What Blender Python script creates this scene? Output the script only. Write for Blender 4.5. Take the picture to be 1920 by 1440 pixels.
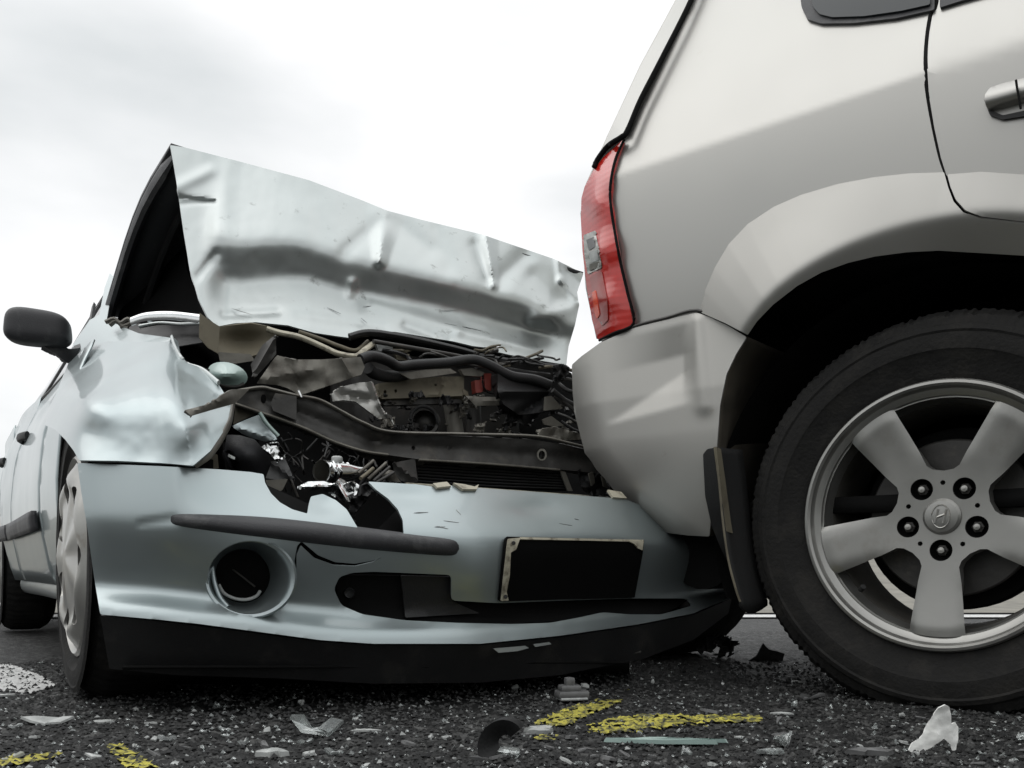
import bpy, bmesh, math, random
import numpy as np
from mathutils import Vector, Matrix, noise
from mathutils.geometry import delaunay_2d_cdt

for o in list(bpy.data.objects):
    bpy.data.objects.remove(o)
SC = bpy.context.scene
COL = SC.collection
random.seed(7)
RNG = np.random.default_rng(11)

# ------------------------------------------------------------------ camera
F, CX, HY, CH = 1700.0, 960.0, 1065.0, 0.2416     # focal length and horizon in photo pixels, camera height in m
cam = bpy.data.cameras.new('camera')
cam.sensor_width = 36.0
cam.lens = 36.0 * F / 1920.0
cam.shift_y = (HY - 720.0) / 1920.0
cam.clip_start, cam.clip_end = 0.05, 2000.0
camo = bpy.data.objects.new('camera', cam)
camo.location = (0, 0, CH)
camo.rotation_euler = (math.radians(90), 0, 0)
COL.objects.link(camo)
SC.camera = camo

# ------------------------------------------------------------------ overcast sky
SUN_EL, SUN_AZ = math.radians(52), math.radians(278)   # azimuth from +Y, clockwise
world = bpy.data.worlds.new('World')
SC.world = world
world.use_nodes = True
wn, wl = world.node_tree.nodes, world.node_tree.links
wn.clear()
w_out = wn.new('ShaderNodeOutputWorld')
w_bg = wn.new('ShaderNodeBackground')
w_sky = wn.new('ShaderNodeTexSky')
w_sky.sky_type = 'NISHITA'
w_sky.sun_disc = False
w_sky.sun_elevation = SUN_EL
w_sky.sun_rotation = SUN_AZ
w_tc = wn.new('ShaderNodeTexCoord')
w_map = wn.new('ShaderNodeMapping')
w_map.inputs['Scale'].default_value = (1.0, 1.0, 2.6)
w_map.inputs['Location'].default_value = (5.2, 1.4, 2.1)
w_noise = wn.new('ShaderNodeTexNoise')
w_noise.inputs['Scale'].default_value = 1.7
w_noise.inputs['Detail'].default_value = 6
w_noise.inputs['Roughness'].default_value = 0.45
w_ramp = wn.new('ShaderNodeValToRGB')
w_ramp.color_ramp.elements[0].position = 0.34
w_ramp.color_ramp.elements[0].color = (0.66, 0.695, 0.70, 1)
w_ramp.color_ramp.elements[1].position = 0.57
w_ramp.color_ramp.elements[1].color = (1.06, 1.06, 1.06, 1)
w_sep = wn.new('ShaderNodeSeparateXYZ')
w_zen = wn.new('ShaderNodeMapRange')          # an overcast sky is brightest overhead
w_zen.inputs['From Min'].default_value = 0.5
w_zen.inputs['From Max'].default_value = 1.0
w_zen.inputs['To Min'].default_value = 1.0
w_zen.inputs['To Max'].default_value = 2.1
w_mul = wn.new('ShaderNodeVectorMath')
w_mul.operation = 'SCALE'
w_sc = wn.new('ShaderNodeVectorMath')
w_sc.operation = 'SCALE'
w_sc.inputs['Scale'].default_value = 0.10
w_mix = wn.new('ShaderNodeMix')
w_mix.data_type = 'RGBA'
w_mix.inputs['Factor'].default_value = 0.93
wl.new(w_tc.outputs['Generated'], w_map.inputs['Vector'])
wl.new(w_map.outputs['Vector'], w_noise.inputs['Vector'])
wl.new(w_noise.outputs['Fac'], w_ramp.inputs['Fac'])
wl.new(w_tc.outputs['Generated'], w_sep.inputs['Vector'])
wl.new(w_sep.outputs['Z'], w_zen.inputs['Value'])
wl.new(w_ramp.outputs['Color'], w_mul.inputs[0])
wl.new(w_zen.outputs['Result'], w_mul.inputs['Scale'])
wl.new(w_sky.outputs['Color'], w_sc.inputs[0])
wl.new(w_sc.outputs['Vector'], w_mix.inputs['A'])
wl.new(w_mul.outputs['Vector'], w_mix.inputs['B'])
wl.new(w_mix.outputs['Result'], w_bg.inputs['Color'])
w_bg.inputs['Strength'].default_value = 1.0
wl.new(w_bg.outputs['Background'], w_out.inputs['Surface'])

sun = bpy.data.lights.new('sun', 'SUN')
sun.energy = 0.6
sun.angle = math.radians(55)
sun.color = (1.0, 0.985, 0.955)
suno = bpy.data.objects.new('sun', sun)
sd = Vector((math.sin(SUN_AZ) * math.cos(SUN_EL), math.cos(SUN_AZ) * math.cos(SUN_EL), math.sin(SUN_EL)))
suno.rotation_euler = sd.to_track_quat('Z', 'Y').to_euler()
suno.location = (0, 0, 20)
COL.objects.link(suno)
SC.view_settings.view_transform = 'Standard'
SC.view_settings.look = 'None'
SC.view_settings.exposure = 0.05
SC.view_settings.gamma = 1.0
SC.view_settings.use_curve_mapping = False
try:
    SC.cycles.max_bounces = 8
except Exception:
    pass

# ------------------------------------------------------------------ materials
MATS = {}


def mat(name, base, rough=0.5, metal=0.0, coat=0.0, var=0.12, vscale=9.0, bump=0.0, bscale=120.0,
        dirt=None, dscale=6.0, dlo=0.55, dhi=0.75, spec=0.5, trans=0.0, rvar=0.1, coat_rough=0.06, ior=1.45, tint=None):
    if name in MATS:
        return MATS[name]
    m = bpy.data.materials.new(name)
    m.use_nodes = True
    n, l = m.node_tree.nodes, m.node_tree.links
    b = n['Principled BSDF']
    geo = n.new('ShaderNodeNewGeometry')
    nz = n.new('ShaderNodeTexNoise')
    nz.inputs['Scale'].default_value = vscale
    nz.inputs['Detail'].default_value = 5
    l.new(geo.outputs['Position'], nz.inputs['Vector'])
    mr = n.new('ShaderNodeMapRange')
    mr.inputs['From Min'].default_value = 0.3
    mr.inputs['From Max'].default_value = 0.7
    mr.inputs['To Min'].default_value = 1 - var
    mr.inputs['To Max'].default_value = 1 + var
    l.new(nz.outputs['Fac'], mr.inputs['Value'])
    col = n.new('ShaderNodeVectorMath')
    col.operation = 'SCALE'
    col.inputs[0].default_value = base
    l.new(mr.outputs['Result'], col.inputs['Scale'])
    out = col.outputs['Vector']
    if dirt is not None:
        nd = n.new('ShaderNodeTexNoise')
        nd.inputs['Scale'].default_value = dscale
        nd.inputs['Detail'].default_value = 9
        nd.inputs['Roughness'].default_value = 0.65
        l.new(geo.outputs['Position'], nd.inputs['Vector'])
        md = n.new('ShaderNodeMapRange')
        md.inputs['From Min'].default_value = dlo
        md.inputs['From Max'].default_value = dhi
        l.new(nd.outputs['Fac'], md.inputs['Value'])
        mx = n.new('ShaderNodeMix')
        mx.data_type = 'RGBA'
        l.new(md.outputs['Result'], mx.inputs['Factor'])
        l.new(out, mx.inputs['A'])
        mx.inputs['B'].default_value = (*dirt, 1)
        out = mx.outputs['Result']
    l.new(out, b.inputs['Base Color'])
    rr = n.new('ShaderNodeMapRange')
    rr.inputs['From Min'].default_value = 0.3
    rr.inputs['From Max'].default_value = 0.7
    rr.inputs['To Min'].default_value = max(0.02, rough - rvar * rough)
    rr.inputs['To Max'].default_value = min(1, rough + rvar)
    l.new(nz.outputs['Fac'], rr.inputs['Value'])
    l.new(rr.outputs['Result'], b.inputs['Roughness'])
    b.inputs['Metallic'].default_value = metal
    b.inputs['Coat Weight'].default_value = coat
    b.inputs['Coat Roughness'].default_value = coat_rough
    b.inputs['Specular IOR Level'].default_value = spec
    b.inputs['Transmission Weight'].default_value = trans
    b.inputs['IOR'].default_value = ior
    if bump > 0:
        nb = n.new('ShaderNodeTexNoise')
        nb.inputs['Scale'].default_value = bscale
        nb.inputs['Detail'].default_value = 4
        l.new(geo.outputs['Position'], nb.inputs['Vector'])
        bp = n.new('ShaderNodeBump')
        bp.inputs['Strength'].default_value = bump
        bp.inputs['Distance'].default_value = 0.004
        l.new(nb.outputs['Fac'], bp.inputs['Height'])
        l.new(bp.outputs['Normal'], b.inputs['Normal'])
    MATS[name] = m
    return m


BLUE = mat('blue_paint', (0.345, 0.393, 0.400), 0.34, 0.75, 0.45, coat_rough=0.06, var=0.05, vscale=5, dirt=(0.24, 0.26, 0.25), dscale=14, dlo=0.66, dhi=0.80)
BLUE_LIT_SCUFF = mat('blue_paint_lit_scuffed', (0.462, 0.492, 0.486), 0.36, 0.75, 0.35, coat_rough=0.1, var=0.08, vscale=9, dirt=(0.17, 0.18, 0.17), dscale=21, dlo=0.62, dhi=0.74, bump=0.06, bscale=30)  # scuffed copy of the blue, base lightened to paint in the bonnet's skylight
SILVER = mat('silver_paint', (0.385, 0.378, 0.358), 0.36, 0.75, 0.3, var=0.03, vscale=3, dirt=(0.33, 0.31, 0.27), dscale=9, dlo=0.66, dhi=0.84, coat_rough=0.12)
SILVER_TRIM = mat('silver_plastic', (0.385, 0.377, 0.355), 0.46, 0.55, 0.1, var=0.04, vscale=5, dirt=(0.28, 0.26, 0.22), dscale=30, dlo=0.66, dhi=0.84)
BLACK = mat('black_plastic', (0.014, 0.014, 0.0145), 0.48, bump=0.15, bscale=300, dirt=(0.035, 0.033, 0.03), dscale=12)
DARKRUB = mat('dark_rubber', (0.012, 0.012, 0.012), 0.72, bump=0.2, bscale=200)
TYRE = mat('tyre_rubber', (0.013, 0.0127, 0.0122), 0.8, var=0.3, vscale=25, bump=0.45, bscale=140, dirt=(0.030, 0.028, 0.025), dscale=18, dlo=0.5, dhi=0.8, spec=0.25)
GREYPL = mat('grey_plastic', (0.036, 0.036, 0.039), 0.5, bump=0.2, bscale=400, dirt=(0.1, 0.1, 0.1), dscale=14)
DEEP = mat('deep_black', (0.006, 0.006, 0.006), 0.85, spec=0.15)  # near-black colour that keeps gaps, wells and linings dark; also seals
ALLOY = mat('alloy', (0.30, 0.297, 0.282), 0.34, 0.8, 0.1, var=0.07, vscale=14, dirt=(0.2, 0.185, 0.16), dscale=9, dlo=0.55, dhi=0.85)
ALLOY_DK = mat('alloy_barrel', (0.10, 0.095, 0.085), 0.6, 0.5, dirt=(0.05, 0.045, 0.035), dscale=20)
HUBCAP = mat('hubcap_silver', (0.36, 0.355, 0.335), 0.35, 0.65, 0.2, dirt=(0.25, 0.22, 0.18), dscale=16)
STEEL = mat('bent_steel', (0.155, 0.147, 0.127), 0.5, 0.35, var=0.25, vscale=14, dirt=(0.07, 0.06, 0.05), dscale=15, dlo=0.5, dhi=0.7, bump=0.3, bscale=40)
STEEL_DK = mat('dark_steel', (0.055, 0.053, 0.05), 0.45, 0.3, var=0.3, vscale=14, dirt=(0.11, 0.10, 0.085), dscale=16, dlo=0.55, dhi=0.75, bump=0.3, bscale=50)
TAN = mat('primer_tan', (0.15, 0.133, 0.095), 0.6, 0.1, var=0.2, dirt=(0.07, 0.06, 0.045), dscale=14, dlo=0.5, dhi=0.72)
CHROME = mat('chrome', (0.72, 0.73, 0.73), 0.10, 1.0, bump=0.12, bscale=60, var=0.05)
GLASSG = mat('green_glass', (0.30, 0.40, 0.37), 0.08, 0.0, 0.8, var=0.1, spec=0.8)
REDPL = mat('red_plastic', (0.22, 0.04, 0.03), 0.45, dirt=(0.1, 0.03, 0.02), dscale=30)
CREAM = mat('cream_plastic', (0.45, 0.42, 0.33), 0.5, dirt=(0.15, 0.13, 0.1), dscale=40, dlo=0.5, dhi=0.65)
PLATE = mat('plate_black', (0.003, 0.003, 0.003), 0.7, spec=0.1)
WGLASS = mat('window_glass', (0.018, 0.024, 0.028), 0.04, 0.0, 0.5, spec=0.8, var=0.05)
TINTED = mat('tinted_glass', (0.02, 0.024, 0.027), 0.12, 0.0, 0.0, spec=0.3, var=0.05)
TISSUE = mat('tissue', (0.88, 0.88, 0.85), 0.9, var=0.06, vscale=30, bump=0.3, bscale=120)
CLEAR = mat('clear_plastic', (0.55, 0.58, 0.57), 0.08, 0.0, 0.3, var=0.2, vscale=60, trans=0.75, spec=0.6)
PALECHIP = mat('pale_chip', (0.36, 0.37, 0.36), 0.35, 0.0, 0.2, var=0.3, vscale=50)
GREYCHIP = mat('grey_chip', (0.13, 0.13, 0.13), 0.4, 0.1, var=0.3, vscale=50)
YELLOW = mat('yellow_paint', (0.40, 0.36, 0.06), 0.75, var=0.35, vscale=45, dirt=(0.06, 0.06, 0.03), dscale=75, dlo=0.46, dhi=0.60, bump=0.4, bscale=250)
WHITEP = mat('road_white', (0.55, 0.55, 0.54), 0.75, var=0.2, vscale=40, dirt=(0.14, 0.14, 0.14), dscale=55, dlo=0.56, dhi=0.72, bump=0.4, bscale=250)


def lamp_red():
    m = mat('lamp_red', (0.46, 0.018, 0.012), 0.12, 0.0, 0.5, var=0.2, vscale=16, spec=0.6)
    n, l = m.node_tree.nodes, m.node_tree.links
    b = n['Principled BSDF']
    geo = n.new('ShaderNodeNewGeometry')
    wv = n.new('ShaderNodeTexWave')
    wv.bands_direction = 'Z'
    wv.inputs['Scale'].default_value = 22
    wv.inputs['Distortion'].default_value = 0.6
    l.new(geo.outputs['Position'], wv.inputs['Vector'])
    bp = n.new('ShaderNodeBump')
    bp.inputs['Strength'].default_value = 0.07
    bp.inputs['Distance'].default_value = 0.004
    l.new(wv.outputs['Fac'], bp.inputs['Height'])
    l.new(bp.outputs['Normal'], b.inputs['Normal'])
    return m


LAMPRED = lamp_red()
LAMPDK = mat('lamp_dark_red', (0.28, 0.014, 0.010), 0.15, 0.0, 0.6)
LAMPOR = mat('lamp_orange', (0.72, 0.07, 0.02), 0.2, 0.0, 0.6)


def asphalt_mat():
    m = bpy.data.materials.new('asphalt')
    m.use_nodes = True
    n, l = m.node_tree.nodes, m.node_tree.links
    b = n['Principled BSDF']
    geo = n.new('ShaderNodeNewGeometry')
    vo = n.new('ShaderNodeTexVoronoi')
    vo.inputs['Scale'].default_value = 80
    l.new(geo.outputs['Position'], vo.inputs['Vector'])
    sp = n.new('ShaderNodeSeparateColor')
    l.new(vo.outputs['Color'], sp.inputs['Color'])
    rp = n.new('ShaderNodeValToRGB')
    rp.color_ramp.elements[0].color = (0.006, 0.006, 0.006, 1)
    rp.color_ramp.elements[1].color = (0.075, 0.075, 0.073, 1)
    rp.color_ramp.elements[1].position = 1.0
    e = rp.color_ramp.elements.new(0.62)
    e.color = (0.011, 0.011, 0.0108, 1)
    l.new(sp.outputs['Red'], rp.inputs['Fac'])
    nz = n.new('ShaderNodeTexNoise')
    nz.inputs['Scale'].default_value = 5
    nz.inputs['Detail'].default_value = 6
    l.new(geo.outputs['Position'], nz.inputs['Vector'])
    mr = n.new('ShaderNodeMapRange')
    mr.inputs['From Min'].default_value = 0.3
    mr.inputs['From Max'].default_value = 0.7
    mr.inputs['To Min'].default_value = 0.65
    mr.inputs['To Max'].default_value = 1.25
    l.new(nz.outputs['Fac'], mr.inputs['Value'])
    sc = n.new('ShaderNodeVectorMath')
    sc.operation = 'SCALE'
    l.new(rp.outputs['Color'], sc.inputs[0])
    l.new(mr.outputs['Result'], sc.inputs['Scale'])
    l.new(sc.outputs['Vector'], b.inputs['Base Color'])
    b.inputs['Roughness'].default_value = 0.62
    b.inputs['Specular IOR Level'].default_value = 0.35
    n2 = n.new('ShaderNodeTexNoise')
    n2.inputs['Scale'].default_value = 190
    n2.inputs['Detail'].default_value = 5
    l.new(geo.outputs['Position'], n2.inputs['Vector'])
    bp = n.new('ShaderNodeBump')
    bp.inputs['Strength'].default_value = 0.7
    bp.inputs['Distance'].default_value = 0.006
    l.new(n2.outputs['Fac'], bp.inputs['Height'])
    l.new(bp.outputs['Normal'], b.inputs['Normal'])
    return m


ASPHALT = asphalt_mat()
VERGE = mat('verge_concrete', (0.20, 0.19, 0.165), 0.9, var=0.25, vscale=6, bump=0.4, bscale=60)

# ------------------------------------------------------------------ geometry helpers


def P(px, py, D):
    return Vector(((px - CX) / F * D, D, CH + (HY - py) / F * D))


def Pn(pts, D):
    pts = np.asarray(pts, float)
    D = np.asarray(D, float)
    return np.stack([(pts[:, 0] - CX) / F * D, D, CH + (HY - pts[:, 1]) / F * D], 1)


def G(px, py):
    D = CH * F / (py - HY)
    return (px - CX) / F * D, D


class Thing:
    def __init__(self, name, loc, label, cat, group=None):
        o = bpy.data.objects.new(name, None)
        o.empty_display_size = 0.1
        o.location = loc
        o['label'] = label
        o['category'] = cat
        if group:
            o['group'] = group
        COL.objects.link(o)
        self.o = o
        self.inv = Matrix.Translation(Vector(loc)).inverted()


def link(name, me, parent=None, label=None, smooth=True):
    o = bpy.data.objects.new(name, me)
    COL.objects.link(o)
    if isinstance(parent, Thing):
        o.parent = parent.o
        o.matrix_parent_inverse = parent.inv
    elif parent is not None:
        o.parent = parent
    if label:
        o['label'] = label
    return o


def mesh_np(name, V, Fc, mats, smooth=True, sharp=None, midx=None):
    me = bpy.data.meshes.new(name)
    me.from_pydata([tuple(v) for v in V], [], [tuple(int(i) for i in f) for f in Fc])
    for m in (mats if isinstance(mats, (list, tuple)) else [mats]):
        me.materials.append(m)
    if midx is not None:
        me.polygons.foreach_set('material_index', np.asarray(midx, np.int32))
    if smooth:
        me.polygons.foreach_set('use_smooth', np.ones(len(me.polygons), bool))
    me.update()
    if smooth and sharp is not None:
        me.set_sharp_from_angle(angle=math.radians(sharp))
    return me


def dense(pts, step, closed=True):
    out = []
    n = len(pts)
    for i in range(n if closed else n - 1):
        a, b = np.array(pts[i], float), np.array(pts[(i + 1) % n], float)
        k = max(1, int(math.ceil(np.linalg.norm(b - a) / step)))
        for j in range(k):
            out.append(a + (b - a) * j / k)
    if not closed:
        out.append(np.array(pts[-1], float))
    return np.array(out)


def chaikin(pts, it=2):
    p = np.asarray(pts, float)
    for _ in range(it):
        q = np.roll(p, -1, 0)
        p = np.stack([p * .75 + q * .25, p * .25 + q * .75], 1).reshape(-1, p.shape[1])
    return p


def poly(pts, step, rad=0):
    if rad:
        pts = chaikin(dense(pts, rad * 2.0), 2)
        # drop points that crowd
        keep = [pts[0]]
        for q in pts[1:]:
            if np.linalg.norm(q - keep[-1]) > min(step, rad) * .45:
                keep.append(q)
        pts = keep
    return dense(pts, step)


def ellipse(cx, cy, rx, ry, n=40, a0=0):
    t = np.linspace(0, 2 * math.pi, n, endpoint=False) + a0
    return np.stack([cx + rx * np.cos(t), cy + ry * np.sin(t)], 1)


def inside(p, pg):
    x, y = p[:, 0], p[:, 1]
    r = np.zeros(len(p), bool)
    a = pg
    b = np.roll(pg, -1, 0)
    for (x0, y0), (x1, y1) in zip(a, b):
        if y0 == y1:
            continue
        c = ((y0 > y) != (y1 > y)) & (x < (x1 - x0) * (y - y0) / (y1 - y0) + x0)
        r ^= c
    return r


def near_edge(p, pg, d):
    a = pg
    m = np.full(len(p), 1e18)
    for q in a:
        m = np.minimum(m, (p[:, 0] - q[0]) ** 2 + (p[:, 1] - q[1]) ** 2)
    return m < d * d


def sheet(name, outline, lift, mat_, parent=None, holes=(), step=10, rad=0, thick=0.003, back=None, toward=None,
          label=None, sharp=35, hrad=None):
    """A solid sheet: a 2-D outline with holes, triangulated, lifted to 3-D and given thickness."""
    og = poly(outline, step, rad)
    hg = [poly(h, step, rad if hrad is None else hrad) for h in holes]
    lo, hi = og.min(0), og.max(0)
    gx = np.arange(lo[0] + step * .5, hi[0], step)
    gy = np.arange(lo[1] + step * .5, hi[1], step * .866)
    gp = []
    for j, y in enumerate(gy):
        gp.append(np.stack([gx + (step * .5 if j % 2 else 0), np.full(len(gx), y)], 1))
    gp = np.concatenate(gp) if gp else np.zeros((0, 2))
    if len(gp):
        ok = inside(gp, og) & ~near_edge(gp, og, step * .6)
        for h in hg:
            ok &= ~inside(gp, h) & ~near_edge(gp, h, step * .6)
        gp = gp[ok]
    pts, edges = [], []
    for ring in [og] + hg:
        s = len(pts)
        pts += [tuple(q) for q in ring]
        edges += [(s + i, s + (i + 1) % len(ring)) for i in range(len(ring))]
    pts += [tuple(q) for q in gp]
    vv, _, ff, *_ = delaunay_2d_cdt([Vector(q) for q in pts], edges, [], 0, 1e-6)
    v2 = np.array([(q[0], q[1]) for q in vv])
    tri = np.array([f for f in ff if len(f) == 3])
    cen = v2[tri].mean(1)
    ok = inside(cen, og)
    for h in hg:
        ok &= ~inside(cen, h)
    tri = tri[ok]
    used = np.unique(tri)
    mp = np.full(len(v2), -1)
    mp[used] = np.arange(len(used))
    v2, tri = v2[used], mp[tri]
    V = np.asarray(lift(v2))
    fn = np.cross(V[tri[:, 1]] - V[tri[:, 0]], V[tri[:, 2]] - V[tri[:, 0]])
    ref = np.array(toward if toward is not None else (0, 0, CH)) - V.mean(0)
    if (fn.sum(0) @ ref) < 0:
        tri = tri[:, ::-1]
        fn = -fn
    N = np.zeros_like(V)
    for k in range(3):
        np.add.at(N, tri[:, k], fn)
    N /= np.maximum(np.linalg.norm(N, axis=1, keepdims=True), 1e-12)
    n = len(V)
    B = V - N * thick
    fcs = [tuple(t) for t in tri] + [(t[2] + n, t[1] + n, t[0] + n) for t in tri]
    mi = [0] * len(tri) + [1 if back else 0] * len(tri)
    cnt = {}
    for t in tri:
        for k in range(3):
            a, b = int(t[k]), int(t[(k + 1) % 3])
            cnt[(a, b)] = 1
    for (a, b) in cnt:
        if (b, a) not in cnt:
            fcs.append((b, a, a + n, b + n))
            mi.append(0)
    me = mesh_np(name, np.concatenate([V, B]), fcs, [mat_, back] if back else [mat_], True, sharp, mi)
    return link(name, me, parent, label)


def tps(ctrl, lam=0.0):
    c = np.array(ctrl, float)
    X, d = c[:, :2] / 500.0, c[:, 2]
    n = len(X)

    def U(r2):
        return np.where(r2 > 1e-12, r2 * np.log(np.maximum(r2, 1e-12)), 0)
    K = U(((X[:, None] - X[None]) ** 2).sum(-1)) + lam * np.eye(n)
    Q = np.concatenate([np.ones((n, 1)), X], 1)
    A = np.block([[K, Q], [Q.T, np.zeros((3, 3))]])
    s = np.linalg.lstsq(A, np.concatenate([d, np.zeros(3)]), rcond=None)[0]
    w, a = s[:n], s[n:]

    def f(p):
        p = np.asarray(p, float) / 500.0
        r2 = ((p[:, None] - X[None]) ** 2).sum(-1)
        return U(r2) @ w + a[0] + p @ a[1:]
    return f


def seg_dist(p, a, b):
    a, b = np.array(a, float), np.array(b, float)
    t = np.clip(((p - a) @ (b - a)) / max(1e-9, (b - a) @ (b - a)), 0, 1)
    return np.linalg.norm(p - (a + t[:, None] * (b - a)), axis=1), t


def crease(a, b, w0, amp, w1=None):
    w1 = w0 if w1 is None else w1

    def f(p):
        d, t = seg_dist(p, a, b)
        w = w0 + (w1 - w0) * t
        return amp * np.maximum(0, 1 - d / w) ** 1.3
    return f


def soft(a, b, w0, amp, w1=None):
    w1 = w0 if w1 is None else w1

    def f(p):
        d, t = seg_dist(p, a, b)
        w = w0 + (w1 - w0) * t
        return amp * np.exp(-(d / w) ** 2)
    return f


def bumpm(cx, cy, rx, ry, amp):
    def f(p):
        return amp * np.exp(-(((p[:, 0] - cx) / rx) ** 2 + ((p[:, 1] - cy) / ry) ** 2))
    return f


def wob(scale, amp, seed=0.0):
    def f(p):
        return np.array([amp * noise.fractal(Vector((q[0] / scale + seed, q[1] / scale, seed)), 1.0, 2.0, 3) for q in p])
    return f


def lifter(D, mods=()):
    """D: number, list of control points or function -> lift of pixel outlines to their own depth."""
    if isinstance(D, (int, float)):
        f0 = lambda p: np.full(len(p), float(D))
    elif callable(D):
        f0 = D
    else:
        f0 = tps(D)

    def f(p):
        d = f0(p)
        for m in mods:
            d = d + m(p)
        return Pn(p, d)
    return f


def tube_v(name, pts, radii, mat_, parent=None, n=10, flat=1.0, up=(0, 0, 1), label=None, cap=True, sharp=40):
    pts = [Vector(p) for p in pts]
    if not isinstance(radii, (list, tuple)):
        radii = [radii] * len(pts)
    V, Fc = [], []
    upv = Vector(up)
    for i, p in enumerate(pts):
        d = (pts[min(i + 1, len(pts) - 1)] - pts[max(i - 1, 0)]).normalized()
        s = d.cross(upv)
        if s.length < 1e-4:
            s = d.cross(Vector((1, 0, 0)))
        s.normalize()
        u = s.cross(d)
        for k in range(n):
            a = 2 * math.pi * k / n
            V.append(p + s * (math.cos(a) * radii[i] * flat) + u * (math.sin(a) * radii[i]))
    for i in range(len(pts) - 1):
        for k in range(n):
            a, b = i * n + k, i * n + (k + 1) % n
            Fc.append((a, b, b + n, a + n))
    if cap:
        Fc.append(tuple(range(n - 1, -1, -1)))
        Fc.append(tuple((len(pts) - 1) * n + k for k in range(n)))
    me = mesh_np(name, V, Fc, mat_, True, sharp)
    return link(name, me, parent, label)


def spline(pts, k=8):
    p = np.asarray(pts, float)
    p = np.concatenate([[2 * p[0] - p[1]], p, [2 * p[-1] - p[-2]]])
    out = []
    for i in range(1, len(p) - 2):
        for j in range(k):
            t = j / k
            out.append(.5 * ((2 * p[i]) + (-p[i - 1] + p[i + 1]) * t + (2 * p[i - 1] - 5 * p[i] + 4 * p[i + 1] - p[i + 2]) * t * t
                             + (-p[i - 1] + 3 * p[i] - 3 * p[i + 1] + p[i + 2]) * t ** 3))
    out.append(p[-2])
    return np.array(out)


def tube(name, pix, r, mat_, parent=None, k=8, **kw):
    """Tube through (px, py, depth[, radius]) points."""
    a = spline([q[:3] for q in pix], k)
    pts = [P(*q) for q in a]
    if len(pix[0]) > 3:
        rr = list(np.interp(np.linspace(0, 1, len(a)), np.linspace(0, 1, len(pix)), [q[3] for q in pix]))
    else:
        rr = r
    return tube_v(name, pts, rr, mat_, parent, **kw)


def rings(name, rr, mat_, parent=None, n=48, cap=False, label=None, sharp=40):
    V, Fc = [], []
    for (cx, cy, rx, ry, D) in rr:
        for q in ellipse(cx, cy, rx, ry, n):
            V.append(P(q[0], q[1], D))
    for i in range(len(rr) - 1):
        for k in range(n):
            a, b = i * n + k, i * n + (k + 1) % n
            Fc.append((a, b, b + n, a + n))
    if cap:
        Fc.append(tuple((len(rr) - 1) * n + k for k in range(n)))
    return link(name, mesh_np(name, V, Fc, mat_, True, sharp), parent, label)


def lathe(name, prof, to_world, mat_, parent=None, n=96, label=None, sharp=30, mod=None, a0=0, a1=2 * math.pi):
    """prof: list of (radius, axial). to_world(x, axial, z)."""
    V, Fc = [], []
    full = abs(a1 - a0 - 2 * math.pi) < 1e-6
    m = n if full else n + 1
    for j in range(m):
        a = a0 + (a1 - a0) * j / n
        for i, (r, y) in enumerate(prof):
            if mod:
                r, y = mod(i, j, r, y)
            V.append(to_world(r * math.cos(a), y, r * math.sin(a)))
    k = len(prof)
    for j in range(n):
        j2 = (j + 1) % m
        for i in range(k - 1):
            Fc.append((j * k + i, j * k + i + 1, j2 * k + i + 1, j2 * k + i))
    return link(name, mesh_np(name, V, Fc, mat_, True, sharp), parent, label)


def rbox(name, c, ax, half, mat_, parent=None, p=6.0, n=8, label=None, shape=None):
    """rounded box / superellipsoid; ax: three unit vectors."""
    V, Fc = [], []
    idx = {}

    def vid(q):
        key = tuple(round(t, 5) for t in q)
        if key not in idx:
            idx[key] = len(V)
            r = (abs(q[0]) ** p + abs(q[1]) ** p + abs(q[2]) ** p) ** (1 / p)
            u = [t / r for t in q]
            if shape:
                u = shape(u)
            V.append(Vector(c) + Vector(ax[0]) * u[0] * half[0] + Vector(ax[1]) * u[1] * half[1] + Vector(ax[2]) * u[2] * half[2])
        return idx[key]
    for d in range(3):
        for s in (-1, 1):
            for i in range(n):
                for j in range(n):
                    q = []
                    for (a, b) in ((i, j), (i + 1, j), (i + 1, j + 1), (i, j + 1)):
                        t = [0, 0, 0]
                        t[d] = s
                        t[(d + 1) % 3] = -1 + 2 * a / n
                        t[(d + 2) % 3] = -1 + 2 * b / n
                        q.append(vid(t))
                    Fc.append(q if s > 0 else q[::-1])
    return link(name, mesh_np(name, V, Fc, mat_, True, 50), parent, label)


def tag(o, label, cat, group=None, kind=None):
    if label:
        o['label'] = label
    if cat:
        o['category'] = cat
    if group:
        o['group'] = group
    if kind:
        o['kind'] = kind
    return o


def mix3(p, O, X, Y):
    return Vector((O[0] + X[0] * p[0] + Y[0] * p[1], O[1] + X[1] * p[0] + Y[1] * p[1], p[2]))

# ------------------------------------------------------------------ ground


def hz(x, y):
    v = noise.voronoi(Vector((x * 80, y * 80, 0.3)))[0]
    a = 0.0055 * (1 - min(1, v[0] * 1.5)) + 0.0016 * noise.noise(Vector((x * 38, y * 38, 1.7)))
    return a + 0.0022 * noise.noise(Vector((x * 9, y * 9, 5.0)))


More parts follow.
